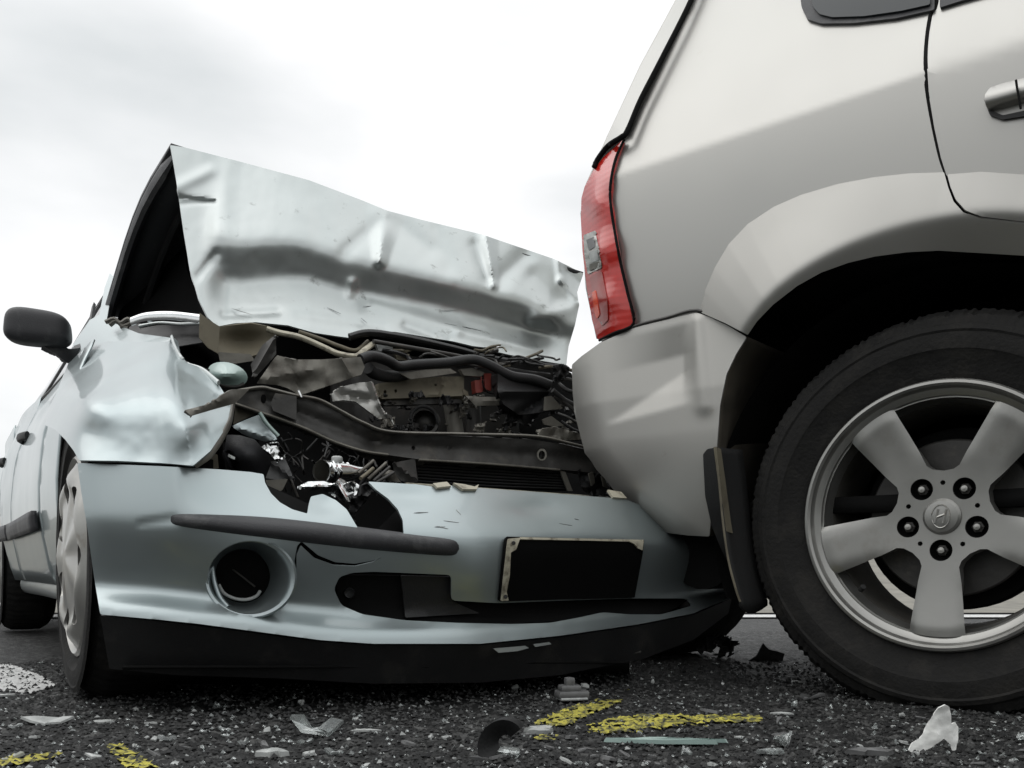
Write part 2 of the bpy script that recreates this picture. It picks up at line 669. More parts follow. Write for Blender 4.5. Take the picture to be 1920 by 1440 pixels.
def build_ground():
    me = mesh_np('road', [(-400, -100, -.006), (400, -100, -.006), (400, 900, -.006), (-400, 900, -.006)], [(0, 1, 2, 3)], ASPHALT, False)
    tag(link('road', me), None, None, kind='structure')
    xs = np.arange(-1.25, 1.3, 0.0045)
    ys = []
    y = 0.98
    while y < 3.6:
        ys.append(y)
        y += 0.0042 * (y / 1.1) ** 1.5
    nx, ny = len(xs), len(ys)
    V = []
    for yy in ys:
        fy = min(1, (yy - .98) / .05, (3.6 - yy) / .2)
        for xx in xs:
            V.append((xx, yy, -0.003 + max(0, fy) * (0.003 + hz(xx, yy))))
    I = np.arange(nx * ny).reshape(ny, nx)
    Fq = np.stack([I[:-1, :-1], I[:-1, 1:], I[1:, 1:], I[1:, :-1]], -1).reshape(-1, 4)
    o = link('rough_asphalt', mesh_np('rough_asphalt', V, Fq, ASPHALT, True))
    tag(o, None, None, kind='structure')
    vx = [-300, -60, -20, -8, -2, 4, 10, 24, 60, 300]
    vy = [(4.9, 0.0), (6.0, .03), (8.0, .22), (11.0, .50), (14, .62), (30, .7), (880, .9)]
    V = [(x, y, z + (.04 * noise.noise(Vector((x * .7, y, 2))) if 5 < y < 40 else 0)) for (y, z) in vy for x in vx]
    n_ = len(vx)
    v = mesh_np('verge', V, [(j * n_ + i, j * n_ + i + 1, (j + 1) * n_ + i + 1, (j + 1) * n_ + i) for j in range(len(vy) - 1) for i in range(n_ - 1)], VERGE, True)
    tag(link('verge', v), None, None, kind='structure')
    s = mesh_np('road_edge_line', [(-4, 4.42, 0.002), (14, 4.42, 0.002), (14, 4.66, 0.002), (-4, 4.66, 0.002)], [(0, 1, 2, 3)], WHITEP, False)
    tag(link('road_edge_line', s), None, None, kind='structure')


build_ground()


def build_reflection_bank():
    """unseen grey bank added behind the camera to darken the reflections in the paintwork"""
    xs = np.linspace(-90, 90, 61)
    prof = [(-3.6, -.01), (-4.2, .12), (-5.2, .6), (-6.4, 1.3), (-7.8, 2.0), (-9.5, 2.5), (-14, 2.9), (-60, 3.6)]
    V = [(x, y + .5 * noise.noise(Vector((x * .3, y * .2, 4))), z + (.35 * noise.noise(Vector((x * .8, y * .8, 1))) if z > .1 else 0)) for (y, z) in prof for x in xs]
    n_ = len(xs)
    m_ = mat('reflection_bank_grey', (0.20, 0.21, 0.20), .9, var=.5, vscale=1.6, bump=.5, bscale=14, dirt=(.15, .15, .12), dscale=1.1)
    me = mesh_np('reflection_bank', V, [(j * n_ + i, (j + 1) * n_ + i, (j + 1) * n_ + i + 1, j * n_ + i + 1) for j in range(len(prof) - 1) for i in range(n_ - 1)], m_, True)
    tag(link('reflection_bank', me), None, None, kind='structure')  # added out of view, only for its reflection in the cars


build_reflection_bank()


def paint_patch(name, outline_px, mat_, label=None, cat=None, thr=-0.12, cell=0.0045, kind=None, seed=3.0, extra=0.0022, ground_xy=None):
    """worn paint lying on the tops of the aggregate: small quads that follow the surface"""
    pg = np.array(ground_xy if ground_xy is not None else [G(*q) for q in outline_px])
    lo, hi = pg.min(0), pg.max(0)
    xs, ys = np.arange(lo[0], hi[0], cell), np.arange(lo[1], hi[1], cell)
    XX, YY = np.meshgrid(xs, ys)
    c = np.stack([XX.ravel() + cell / 2, YY.ravel() + cell / 2], 1)
    ins = inside(c, pg)
    ed = near_edge(c, dense(pg, 0.01), 0.018)
    V, Fc, vm = [], [], {}

    def vid(i, j):
        if (i, j) not in vm:
            vm[(i, j)] = len(V)
            x, y = lo[0] + i * cell, lo[1] + j * cell
            V.append((x, y, hz(x, y) + extra))
        return vm[(i, j)]
    nx = len(xs)
    for k in np.nonzero(ins)[0]:
        j, i = divmod(int(k), nx)
        x, y = c[k]
        t = noise.fractal(Vector((x * 16, y * 48, seed)), 1.0, 2.0, 4) + .35 * (hz(x, y) / .004 - .5) + (0.0 if not ed[k] else -0.16)
        if t > thr:
            Fc.append((vid(i, j), vid(i + 1, j), vid(i + 1, j + 1), vid(i, j + 1)))
    # a mark is one patch: keep the coat that hangs together
    par = list(range(len(V)))

    def find(a):
        while par[a] != a:
            par[a] = par[par[a]]
            a = par[a]
        return a
    for f in Fc:
        for q in f[1:]:
            par[find(q)] = find(f[0])
    sizes = {}
    for f in Fc:
        sizes[find(f[0])] = sizes.get(find(f[0]), 0) + 1
    best = max(sizes, key=sizes.get)
    Fc = [f for f in Fc if find(f[0]) == best or (sizes[find(f[0])] < 10)]
    used = sorted({q for f in Fc for q in f})
    mp = {q: n for n, q in enumerate(used)}
    V, Fc = [V[q] for q in used], [tuple(mp[q] for q in f) for f in Fc]
    o = link(name, mesh_np(name, V, Fc, mat_, True))
    return tag(o, label, cat, None, kind)


paint_patch('road_line', [(-90, 1225), (0, 1245), (60, 1262), (108, 1288), (60, 1302), (20, 1300), (-120, 1275)], WHITEP, kind='structure', thr=-0.7)
paint_patch('paint_mark', [(1000, 1360), (1060, 1335), (1110, 1322), (1150, 1300), (1180, 1298), (1165, 1322), (1110, 1345), (1060, 1368), (1040, 1392), (1000, 1392)],
            YELLOW, 'thick yellow spray paint stroke slanting up beside the grey plastic connector', 'paint mark', seed=4.1, thr=-0.40, extra=.0042)
paint_patch('paint_mark', [(1100, 1362), (1200, 1345), (1420, 1345), (1430, 1358), (1300, 1372), (1200, 1385), (1105, 1388)],
            YELLOW, 'long yellow spray paint streak lying behind the green glass strip', 'paint mark', seed=9.4, thr=-0.32, extra=.0042)
paint_patch('paint_mark', [(200, 1404), (228, 1402), (262, 1422), (300, 1450), (240, 1452)],
            YELLOW, 'short bright yellow paint dash in the near left foreground', 'paint mark', seed=1.2, thr=-0.5, extra=.0042)
paint_patch('paint_mark', [(-20, 1436), (40, 1424), (115, 1420), (118, 1428), (40, 1442), (-20, 1448)],
            YELLOW, 'faint thin yellow paint trace at the bottom left corner', 'paint mark', seed=7.7, thr=-0.5, extra=.004)

# ------------------------------------------------------------------ wrecked blue car
BO, BB, BA = (-0.85, 1.75), (-0.536, 0.844), (0.844, 0.536)     # right front wheel, backward, across to the far side


def BW(t, i, z):
    return Vector((BO[0] + BB[0] * t + BA[0] * i, BO[1] + BB[1] * t + BA[1] * i, z))


CAR = Thing('blue_car', (-0.85, 1.75, 0.0), 'wrecked pale blue car with crumpled bonnet and torn front bumper', 'car')

_bs = spline([(60, 1.56), (100, 1.49), (150, 1.435), (205, 1.412), (300, 1.408), (420, 1.43), (600, 1.478), (800, 1.55), (950, 1.635), (1100, 1.75), (1240, 1.90), (1420, 2.14)], 10)
_prof = spline([(-.1, .14), (0, .102), (.1, .066), (.2, .032), (.28, .009), (.34, 0), (.45, .004), (.6, .018), (.72, .030), (.80, .034), (.86, .024), (.92, .006), (.97, -.002), (1.0, -.004), (1.1, -.002)], 8)
_top = [(0, 862), (145, 868), (495, 888), (700, 904), (1000, 922), (1170, 935), (1400, 1010)]
_bot = [(0, 1130), (188, 1152), (300, 1162), (450, 1181), (600, 1200), (700, 1207), (900, 1207), (1050, 1192), (1200, 1170), (1300, 1150), (1400, 1115)]


_tops, _bots = spline(_top, 8), spline(_bot, 8)


def bump_base(px):
    return np.interp(px, _bs[:, 0], _bs[:, 1])


def bumpD(p, off=0.0):
    p = np.asarray(p, float)
    tp = np.interp(p[:, 0], _tops[:, 0], _tops[:, 1])
    bt = np.interp(p[:, 0], _bots[:, 0], _bots[:, 1])
    t = (p[:, 1] - tp) / (bt - tp)
    pr = np.interp(t, _prof[:, 0], _prof[:, 1])
    k = np.clip((p[:, 0] - 290) / 230, 0.18, 1)                            # the shelf along the top fades out at the corner
    d = bump_base(p[:, 0]) + np.where(t < .34, pr * k, pr)
    d += soft((325, 974), (262, 982), 10, 0.0025, 5)(p)                    # hollow where the rub strip runs out
    d += -0.012 * np.exp(-((p[:, 0] - 900) / 55) ** 2) * np.exp(-((p[:, 1] - 1090) / 60) ** 2)
    d += bumpm(760, 930, 60, 18, 0.010)(p) + bumpm(1010, 950, 50, 14, 0.008)(p) + bumpm(610, 945, 30, 20, 0.010)(p)
    d += -0.010 * np.exp(-(np.hypot((p[:, 0] - 472) / 105, (p[:, 1] - 1085) / 92)) ** 3)   # swollen round the lamp
    return d + off


def bD(px, py, off=0.0):
    return float(bumpD([(px, py)], off)[0])


bump_out = [(145, 868), (300, 874), (410, 880), (470, 885), (494, 889), (497, 905), (508, 925), (525, 942), (548, 955), (576, 963), (579, 945), (583, 931),
            (605, 926), (630, 938), (650, 955), (668, 985), (676, 1000), (757, 1001), (755, 975), (746, 955), (728, 935), (705, 918), (690, 903),
            (780, 908), (815, 913), (830, 909), (900, 915), (1000, 922), (1100, 930), (1170, 935), (1235, 960), (1300, 985), (1380, 1040), (1388, 1090), (1370, 1120), (1300, 1150),
            (1200, 1170), (1050, 1192), (900, 1207), (700, 1207), (600, 1200), (450, 1180), (375, 1170), (300, 1162), (188, 1152), (176, 1080), (163, 985), (152, 920)]
grille_hole = [(626, 1105), (636, 1082), (660, 1074), (700, 1072), (846, 1078), (846, 1126), (935, 1131), (1060, 1126), (1195, 1122), (1290, 1122),
               (1300, 1135), (1240, 1152), (1180, 1152), (1130, 1148), (1085, 1158), (1030, 1168), (960, 1170), (860, 1168), (760, 1163), (680, 1152), (640, 1135)]
crack = [(556, 1040), (564, 1022), (572, 1030), (590, 1047), (625, 1060), (665, 1062), (700, 1054), (718, 1044), (700, 1051), (665, 1057), (628, 1054), (596, 1041), (576, 1024), (565, 1015), (557, 1024), (552, 1052), (556, 1068)]
fog_hole = ellipse(470, 1084, 81, 70, 44)
bumper = sheet('front_bumper', bump_out, lambda p: Pn(p, bumpD(p)), BLUE, CAR, holes=[chaikin(dense(grille_hole, 18), 2)[::2], fog_hole, crack], step=8, rad=3, thick=0.004, back=BLACK,
               label='pale blue plastic front bumper, torn open along its top edge')
# shell behind the bumper, so that gaps look into dark plastic
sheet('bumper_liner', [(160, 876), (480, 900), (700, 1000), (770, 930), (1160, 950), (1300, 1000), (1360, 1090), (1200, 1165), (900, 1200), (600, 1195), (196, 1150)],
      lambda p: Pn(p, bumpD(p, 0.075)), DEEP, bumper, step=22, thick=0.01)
# black lower lip, its bottom edge drawn deeper to shade the road
lip = [(188, 1154), (300, 1165), (450, 1184), (600, 1203), (700, 1210), (900, 1210), (1050, 1195), (1200, 1173), (1300, 1153), (1372, 1122), (1366, 1150), (1300, 1200), (1210, 1234),
       (1050, 1266), (900, 1280), (700, 1282), (520, 1272), (330, 1266), (205, 1254)]
sheet('bumper_lip', lip, lambda p: Pn(p, bump_base(p[:, 0]) + 0.004 + 0.0006 * np.maximum(0, p[:, 1] - np.interp(p[:, 0], _bots[:, 0], _bots[:, 1]))), BLACK, bumper, step=14, rad=3, thick=0.006)
tube('lip_edge', [(600, 1251, bD(600, 1150, .03)), (760, 1256, bD(760, 1150, .03)), (900, 1254, bD(900, 1150, .03)), (1050, 1246, bD(1050, 1150, .03)), (1200, 1222, bD(1200, 1150, .03))], 0.004, STEEL_DK, bumper)
for q in ([(925, 1216), (985, 1211), (992, 1215), (970, 1221), (935, 1224)], [(1000, 1208), (1030, 1204), (1034, 1208), (1004, 1213)]):
    sheet('paint_flake', q, lambda p: Pn(p, bump_base(p[:, 0]) - 0.006), BLUE_LIT_SCUFF, bumper, step=8, thick=0.002)
# black rub strip
def strip_sec():
    top = spline([(318, 972), (330, 963), (420, 964), (500, 968), (580, 976), (660, 986), (760, 999), (845, 1010), (860, 1020)], 6)
    bot = spline([(318, 974), (330, 986), (420, 1000), (500, 1010), (580, 1020), (660, 1029), (760, 1038), (845, 1043), (861, 1032)], 6)
    V, Fc = [], []
    m = 11
    for a, b in zip(top, bot):
        for k in range(m):
            u = k / (m - 1)
            q = a + (b - a) * u
            e = abs(2 * u - 1)
            bul = (1 - e ** 2.6) ** 0.6
            pin = min(1, (a[0] - 312) / 30, (868 - a[0]) / 22)
            V.append(P(q[0], q[1], bD(q[0], q[1], -0.016 * bul * max(.2, pin) + 0.004)))
    for i in range(len(top) - 1):
        for k in range(m - 1):
            j = i * m + k
            Fc.append((j, j + 1, j + m + 1, j + m))
    return link('rub_strip', mesh_np('rub_strip', V, Fc, GREYPL, True), bumper, 'black rubber strip across the bumper')


strip_sec()
# fog lamp well
D0 = bD(470, 1084)
fog = rings('fog_lamp_ring', [(471, 1084, 84, 73, D0 + .01), (470, 1084, 87, 76, D0 - .006), (469, 1084, 84, 73, D0 - .010), (468, 1084, 78, 68, D0 - .008), (466, 1084, 73, 64, D0 + .004), (460, 1083, 60, 56, D0 + .045),
                              (455, 1081, 51, 49, D0 + .07)], BLUE, bumper, label='round blue fog lamp surround with its lamp missing')
rings('lamp_well', [(455, 1081, 51, 49, D0 + .068), (453, 1080, 48, 46, D0 + .075), (452, 1080, 44, 43, D0 + .13), (452, 1080, 20, 20, D0 + .15)], DEEP, bumper, cap=True)
tube('clip_ring', [(410, 1096, D0 + .03), (420, 1112, D0 + .035), (440, 1122, D0 + .04), (462, 1124, D0 + .045), (480, 1118, D0 + .05), (488, 1108, D0 + .055)], 0.0028, PALECHIP, bumper)
tube('clip_ring', [(398, 1062, D0 + .02), (402, 1090, D0 + .015), (412, 1118, D0 + .012), (428, 1138, D0 + .006)], 0.004, BLUE, bumper)
tube('broken_wire', [(425, 1060, D0 + .07), (450, 1078, D0 + .06), (478, 1100, D0 + .07)], 0.0016, STEEL_DK, bumper)
# lower grille insert
sheet('grille_insert', [(630, 1078), (840, 1080), (850, 1130), (1290, 1125), (1240, 1155), (900, 1172), (680, 1155), (635, 1135)], lambda p: Pn(p, bumpD(p, 0.03)), DEEP, bumper, step=20)
sheet('grille_step', [(752, 1080), (846, 1082), (850, 1128), (900, 1150), (760, 1158)], lambda p: Pn(p, bumpD(p, 0.018)), BLACK, bumper, step=12, rad=3, thick=.006)
rings('grille_stud', [(655, 1112, 11, 11, bD(655, 1112, .028)), (655, 1112, 9, 9, bD(655, 1112, .018)), (655, 1112, 4, 4, bD(655, 1112, .022))], BLACK, bumper, n=16, cap=True)
# number plate, blank
PLD = lambda p: bumpD(p, -.012)
plate = sheet('number_plate', [(949, 1006), (1208, 1012), (1205, 1040), (1190, 1121), (1060, 1124), (937, 1128)], lifter(PLD), PLATE, CAR, step=14, rad=2, thick=0.006, label='blank black number plate')
sheet('plate_edge', [(953, 1010), (976, 1008), (968, 1030), (958, 1036), (956, 1080), (950, 1110), (954, 1126), (940, 1127)], lifter(PLD, [lambda p: np.full(len(p), -.004)]), CREAM, plate, step=6, rad=1, thick=0.003)
sheet('plate_edge', [(976, 1007), (1207, 1012), (1206, 1016), (1120, 1014), (976, 1011)], lifter(PLD, [lambda p: np.full(len(p), -.004)]), CREAM, plate, step=6, thick=0.003)
sheet('plate_edge', [(1178, 1014), (1207, 1015), (1205, 1032), (1196, 1028), (1190, 1020)], lifter(PLD, [lambda p: np.full(len(p), -.005)]), CREAM, plate, step=5, thick=0.003)
for q in ((963, 1018), (948, 1119)):
    rings('plate_bolt', [(q[0], q[1], 4, 4, bD(q[0], q[1], -.02)), (q[0], q[1], 3, 3, bD(q[0], q[1], -.022))], BLACK, plate, n=10, cap=True)

# fender -------------------------------------------------------------------
FEND = [(84, 797, 1.87), (105, 808, 1.66), (122, 824, 1.545), (145, 862, 1.45), (250, 868, 1.425), (360, 872, 1.44), (170, 810, 1.475), (230, 800, 1.45), (290, 800, 1.452), (350, 810, 1.448), (436, 765, 1.585), (380, 690, 1.74), (320, 640, 1.86), (215, 640, 2.10), (128, 682, 2.36), (105, 740, 1.98),
        (150, 740, 1.62), (230, 720, 1.59), (300, 720, 1.555), (330, 760, 1.478)]
fender_out = [(84, 797), (92, 765), (105, 738), (118, 705), (128, 682), (160, 650), (205, 640), (290, 641), (318, 640), (322, 630), (334, 640), (338, 665), (350, 680), (378, 690), (400, 705), (436, 762), (425, 800), (395, 845), (362, 873),
              (300, 868), (220, 864), (148, 863), (138, 845), (122, 824), (104, 806)]
fender = sheet('front_fender', fender_out, lifter(FEND, [crease((318, 636), (360, 868), 34, -.016, 44), crease((336, 690), (436, 758), 22, .010, 8), soft((345, 700), (352, 780), 12, .008), bumpm(395, 740, 22, 18, .006), crease((215, 700), (120, 790), 40, -.006),
                                                          wob(70, .004, 3.1), bumpm(240, 760, 60, 40, .006)]), BLUE, CAR, step=5.5, rad=1.5, thick=0.003, back=DEEP,
               label='crumpled blue front fender, torn at the front')
tube('torn_edge', [(437, 760, 1.578), (428, 798, 1.525), (398, 846, 1.462), (364, 872, 1.445)], 0.007, STEEL, fender, flat=.5)
tube('torn_edge', [(322, 632, 1.84), (328, 650, 1.80), (340, 672, 1.74), (352, 684, 1.76), (380, 694, 1.73), (410, 718, 1.665)], 0.005, BLUE_LIT_SCUFF, fender, flat=.6)
# panel gap backing between fender and bumper
sheet('gap_backing', [(160, 842), (360, 850), (400, 862), (400, 890), (360, 890), (165, 885)], lifter([(150, 840, 1.56), (360, 850, 1.53), (420, 890, 1.54), (150, 885, 1.54), (250, 865, 1.52)]), DEEP, CAR, step=20)

# bonnet -------------------------------------------------------------------
_ht = spline([(300, 268), (319, 272), (450, 303), (580, 338), (726, 395), (905, 440), (1040, 486), (1094, 513), (1130, 530)], 8)
_hb = spline([(300, 600), (372, 606), (440, 608), (540, 612), (630, 630), (740, 632), (850, 645), (950, 664), (1062, 684), (1130, 690)], 8)
_hd = spline([(300, 2.07), (319, 2.08), (450, 2.135), (580, 2.205), (726, 2.30), (905, 2.42), (1094, 2.56), (1130, 2.585)], 8)
_hv = spline([(-.1, .025), (0, 0), (.15, -.038), (.30, -.078), (.40, -.104), (.45, -.110), (.50, -.108), (.6, -.094), (.67, -.086), (.72, -.089), (.80, -.108), (.9, -.140), (1.0, -.172), (1.1, -.20)], 10)


def hoodD(p):
    x = p[:, 0]
    t0, b0, d0 = (np.interp(x, q[:, 0], q[:, 1]) for q in (_ht, _hb, _hd))
    v = (p[:, 1] - t0) / (b0 - t0)
    v2 = v - np.interp(x, [330, 450, 580, 720, 870, 1000, 1090], [.06, .05, -.03, .0, .03, .05, .05])  # the fold wanders along the panel
    a = np.interp(v2, _hv[:, 0], _hv[:, 1])
    a0 = np.interp(0 * v2 + (v2 - v) * -1.0, _hv[:, 0], _hv[:, 1]) * 0
    flat = -.14 * v - .03 * v * v
    k = np.clip((x - 372) / 60, 0, 1)
    k = k * k * (3 - 2 * k)
    e = np.clip((1090 - x) / 60, .45, 1)
    return d0 + flat + (a - flat) * k * e + a0


HOOD = hoodD
hood_out = [(319, 272), (345, 276), (450, 303), (580, 338), (680, 376), (726, 395), (790, 412), (905, 440), (940, 452), (1040, 486), (1094, 513), (1082, 548), (1086, 572), (1078, 610), (1066, 650), (1062, 684),
            (1000, 674), (950, 664), (900, 652), (850, 640), (800, 632), (740, 622), (690, 622), (660, 634), (630, 630), (590, 624), (540, 610), (480, 604), (440, 606), (408, 612), (390, 596), (372, 560), (356, 505), (345, 440), (335, 370), (326, 310)]
hood_slit = [(855, 643), (880, 648), (905, 651), (925, 651), (943, 645), (930, 654), (905, 657), (880, 653)]
hood = sheet('bonnet', hood_out, lifter(HOOD, [
    crease((722, 404), (712, 490), 40, -.020, 16), soft((722, 412), (714, 480), 14, -.008), soft((722, 410), (650, 470), 16, .010), soft((728, 410), (805, 468), 18, .010),
    crease((912, 442), (926, 534), 24, -.020, 12), soft((912, 446), (926, 530), 9, -.006), soft((935, 525), (985, 478), 18, .014), soft((890, 460), (915, 520), 12, .010), crease((1046, 486), (1052, 525), 12, -.014), crease((1052, 525), (1086, 568), 12, -.014),
    soft((1068, 508), (1090, 530), 12, .016), soft((1000, 520), (1040, 560), 22, .014), soft((1010, 590), (1075, 610), 20, -.014), soft((1075, 575), (1000, 602), 12, -.009),
    soft((320, 374), (402, 377), 9, .010, 3), soft((330, 352), (395, 320), 12, -.008), soft((430, 302), (398, 470), 18, -.006), soft((372, 518), (404, 476), 9, .008),
    soft((660, 530), (655, 552), 9, -.008), soft((700, 572), (860, 618), 10, -.005), soft((860, 622), (1000, 655), 9, -.006), soft((560, 590), (720, 612), 9, .004),
    soft((760, 610), (840, 640), 8, .008), soft((420, 590), (520, 585), 8, .006), soft((590, 370), (600, 440), 22, .004), soft((820, 430), (840, 500), 16, .006),
    wob(70, .0022, 8.2)]), BLUE_LIT_SCUFF, CAR, holes=[hood_slit], step=4.5, rad=2, thick=0.004, back=DEEP, label='blue bonnet folded up into a sharp ridge and creased')
# rear half of the bonnet, behind the ridge, falling back to the windscreen
RL, RR_ = P(320, 273, 2.085), P(1093, 514, 2.57)
BL_, BR_ = P(193, 588, 2.74), P(193, 588, 2.74) + Vector((BA[0], BA[1], 0)) * 1.22


def loft(name, rows, mat_, parent, thick=0, label=None, sharp=40, nsub=1, closed=False):
    rows = [[Vector(q) for q in r] for r in rows]
    V = [q for r in rows for q in r]
    m = len(rows[0])
    Fc = []
    for i in range(len(rows) - 1):
        for k in range(m - 1 if not closed else m):
            a, b = i * m + k, i * m + (k + 1) % m
            Fc.append((a, b, b + m, a + m))
    o = link(name, mesh_np(name, V, Fc, mat_, True, sharp), parent, label)
    if thick:
        sm = o.modifiers.new('thickness', 'SOLIDIFY')
        sm.thickness = thick
        sm.offset = 0
    return o


rows = []
for k in range(13):
    u = k / 12
    a, b = RL.lerp(RR_, u), BL_.lerp(BR_, u)
    r = []
    for j in range(9):
        v = j / 8
        q = a.lerp(b, v)
        q = q + Vector((0, 0, 0.05 * math.sin(v * math.pi) + 0.012 * math.sin(u * 9 + v * 4) * v * (1 - v) * 4))
        r.append(q)
    rows.append(r)
rear_hood = loft('bonnet_rear', rows, GREYPL, hood, thick=0.012, label='dark underside of the folded rear half of the bonnet')
edge = rows[0]
tube_v('bonnet_flange', [q + Vector((.012, 0, -.02)) for q in edge], [.006] + [.02] * 7 + [.03], GREYPL, hood, n=8, flat=.7)
tube_v('bonnet_rib', [q + Vector((.10, .02, -.03)) for q in edge[1:]], [.012] * 8, BLACK, hood, n=8)
sheet('bonnet_liner', [(330, 350), (350, 505), (372, 560), (395, 600), (300, 640), (215, 612), (240, 545)], lifter([(330, 350, 2.5), (395, 600, 2.45), (215, 612, 2.75), (300, 560, 2.62)]), DEEP, hood, step=25)
# hinge debris and cowl glints below the dark triangle
cowl = sheet('scuttle', [(186, 590), (196, 540), (206, 512), (214, 520), (200, 600), (260, 625), (325, 634), (320, 645), (210, 645), (160, 655), (130, 684), (122, 700), (138, 645), (168, 600)],
             lifter([(186, 590, 2.62), (206, 512, 2.95), (325, 634, 2.15), (210, 645, 2.34), (130, 684, 2.46), (168, 600, 2.62)]), BLUE, CAR, step=9, rad=2, thick=.004)
tube('wiper_arm', [(246, 603, 2.3), (275, 594, 2.28), (320, 592, 2.24), (376, 598, 2.2)], 0.011, CHROME, CAR, flat=.35, label='bright bent metal strip below the bonnet')
tube('wiper_arm', [(262, 612, 2.32), (300, 606, 2.3), (340, 608, 2.26), (378, 606, 2.2)], 0.005, BLUE_LIT_SCUFF, CAR)
for q in (((198, 604), (214, 598), (226, 606), (240, 598), (246, 606), (226, 614)), ((206, 610), (218, 602), (230, 612), (240, 616))):
    tube('hinge_bracket', [(a, b, 2.42) for a, b in q], 0.006, STEEL, CAR, k=3, n=6)
sheet('scuttle_panel', [(205, 612), (250, 606), (380, 608), (390, 640), (330, 650), (240, 632)], lifter([(205, 612, 2.5), (380, 608, 2.3), (330, 650, 2.2), (240, 632, 2.42)]), BLACK, CAR, step=20)

# body behind the wheel -------------------------------------------------------
def belt_i(t):
    return .10 - .035 * min(1, max(0, (t - .9) / 1.6))


SIDE = [(.16, .09), (.19, .04), (.24, .022), (.32, .006), (.36, -.002), (.45, -.004), (.55, .004), (.65, .018), (.72, .036), (.79, .06)]


def side_i(t, z):
    base = float(np.interp(z, [a for a, _ in SIDE], [b for _, b in SIDE]))
    # the sides draw in towards the nose and again at the tail
    return base + .05 * max(0, .75 - t) ** 1.5 + .10 * max(0, t - 2.9) ** 2 + (belt_i(t) - .065) * max(0, (z - .6) / .19) - .018 * math.exp(-((t - 1.9) / .35) ** 2)


def side_panel(name, t0, t1, z0, z1, mat_, off=0.0, nt=10, nz=10, parent=CAR, label=None, zf=None, thick=.004):
    rws = []
    for a in range(nt + 1):
        t = t0 + (t1 - t0) * a / nt
        za, zb = (z0, z1) if zf is None else zf(t)
        rws.append([BW(t, side_i(t, za + (zb - za) * k / nz) - off, za + (zb - za) * k / nz) for k in range(nz + 1)])
    return loft(name, rws, mat_, parent, thick=thick, label=label)


side_panel('fender_tail', .33, .60, .20, .76, BLUE, zf=lambda t: (.20, .80 - .9 * max(0, .47 - t)))
fd = side_panel('door', .606, 1.50, .20, .80, BLUE, nt=16, nz=14, label='pale blue front door catching the sky')
arch_z = lambda t: .20 + max(0, .34 ** 2 - (t - 2.12) ** 2) ** .5 * 1.05
rd = side_panel('door', 1.508, 2.38, .20, .82, BLUE, nt=40, nz=14, zf=lambda t: (arch_z(t), .82))
side_panel('rear_quarter', 2.388, 3.35, .22, .84, BLUE, nt=12, nz=12, zf=lambda t: (arch_z(t) + .02, .84))
for d, t0, t1 in ((fd, .62, 1.49), (rd, 1.52, 1.80)):
    side_panel('rub_strip', t0, t1, .335, .385, GREYPL, off=.014, nt=8, nz=4, parent=d, thick=.012)
for d, t0 in ((fd, 1.30), (rd, 2.12)):
    tube_v('door_handle', [BW(t0 + .03 * k, side_i(t0, .66) - (.006 + .018 * math.sin(k / 5 * math.pi)), .66) for k in range(6)], .014, BLACK, d, n=8, flat=.6)
tube_v('sill', [BW(t, side_i(t, .2) + .045, .185) for t in np.linspace(.34, 1.80, 8)], .036, BLUE_LIT_SCUFF, CAR, n=12, flat=.8)
# greenhouse
def rail(t):
    e = max(0, (t - 2.6) / .55)
    f = max(0, (1.5 - t) / .75)
    return (.33 + .02 * e, 1.29 - .09 * e ** 2 - .40 * min(1, f) ** 1.4)


def green(u, t):
    bi, bz = side_i(t, .79) + .004, .80
    ri, rz = rail(t)
    return BW(t, bi + (ri - bi) * u, bz + (rz - bz) * u)


win = []
for (t0, t1) in ((.98, 1.50), (1.56, 2.36)):
    win.append(loft('side_window', [[green(.06 + .82 * k / 6, t0 + (t1 - t0) * a / 8) for k in range(7)] for a in range(9)], WGLASS, CAR, thick=.004))
loft('roof_rail', [[green(.88 + .12 * k / 3, .86 + (3.1 - .86) * a / 24) for k in range(4)] for a in range(25)], BLUE, CAR, thick=.008)
for (t0, t1, m_) in ((1.50, 1.56, BLACK), (2.36, 2.42, BLACK)):
    loft('door_pillar', [[green(.02 + .9 * k / 6, t0 + (t1 - t0) * a / 2) for k in range(7)] for a in range(3)], m_, CAR, thick=.012)
loft('rear_pillar', [[green(.0 + .95 * k / 6, 2.42 + .75 * a / 6) for k in range(7)] for a in range(7)], BLUE, CAR, thick=.006)
tube_v('window_seal', [green(.03, t) for t in np.linspace(.92, 2.4, 16)], .010, BLACK, CAR, n=6)
tube_v('window_seal', [green(.93, t) for t in np.linspace(1.0, 3.0, 16)], .009, BLACK, CAR, n=6)
loft('roof', [[BW(t, rail(t)[0] + (1.16 - .0) * k / 8 * (1.0), rail(t)[1] + .05 * math.sin(math.pi * k / 8)) for k in range(9)] for t in np.linspace(1.35, 3.1, 14)], BLUE, CAR, thick=.006)
loft('windscreen', [[BW(.80 + .6 * v, .18 + .16 * v + (1.36 - .2 * v) * k / 8, .80 + .44 * v ** .9) for k in range(9)] for v in np.linspace(0, 1, 8)], WGLASS, CAR, thick=.005)
loft('far_side', [[BW(t, 1.66 - (.10 if z > .6 else 0), z) for z in (.16, .3, .6, .82)] for t in (-.1, .6, 1.5, 2.4, 3.3)], BLUE, CAR, thick=.004)
loft('far_windows', [[BW(t, 1.56 - .06 * k, .82 + .15 * k) for k in range(4)] for t in (.9, 1.6, 2.4, 3.0)], WGLASS, CAR, thick=.004)
loft('tailgate', [[BW(3.1 + .25 * (1 - v), .10 + .2 * v + (1.46 - .34 * v) * k / 6, .25 + .98 * v) for k in range(7)] for v in np.linspace(0, 1, 7)], BLUE, CAR, thick=.006)
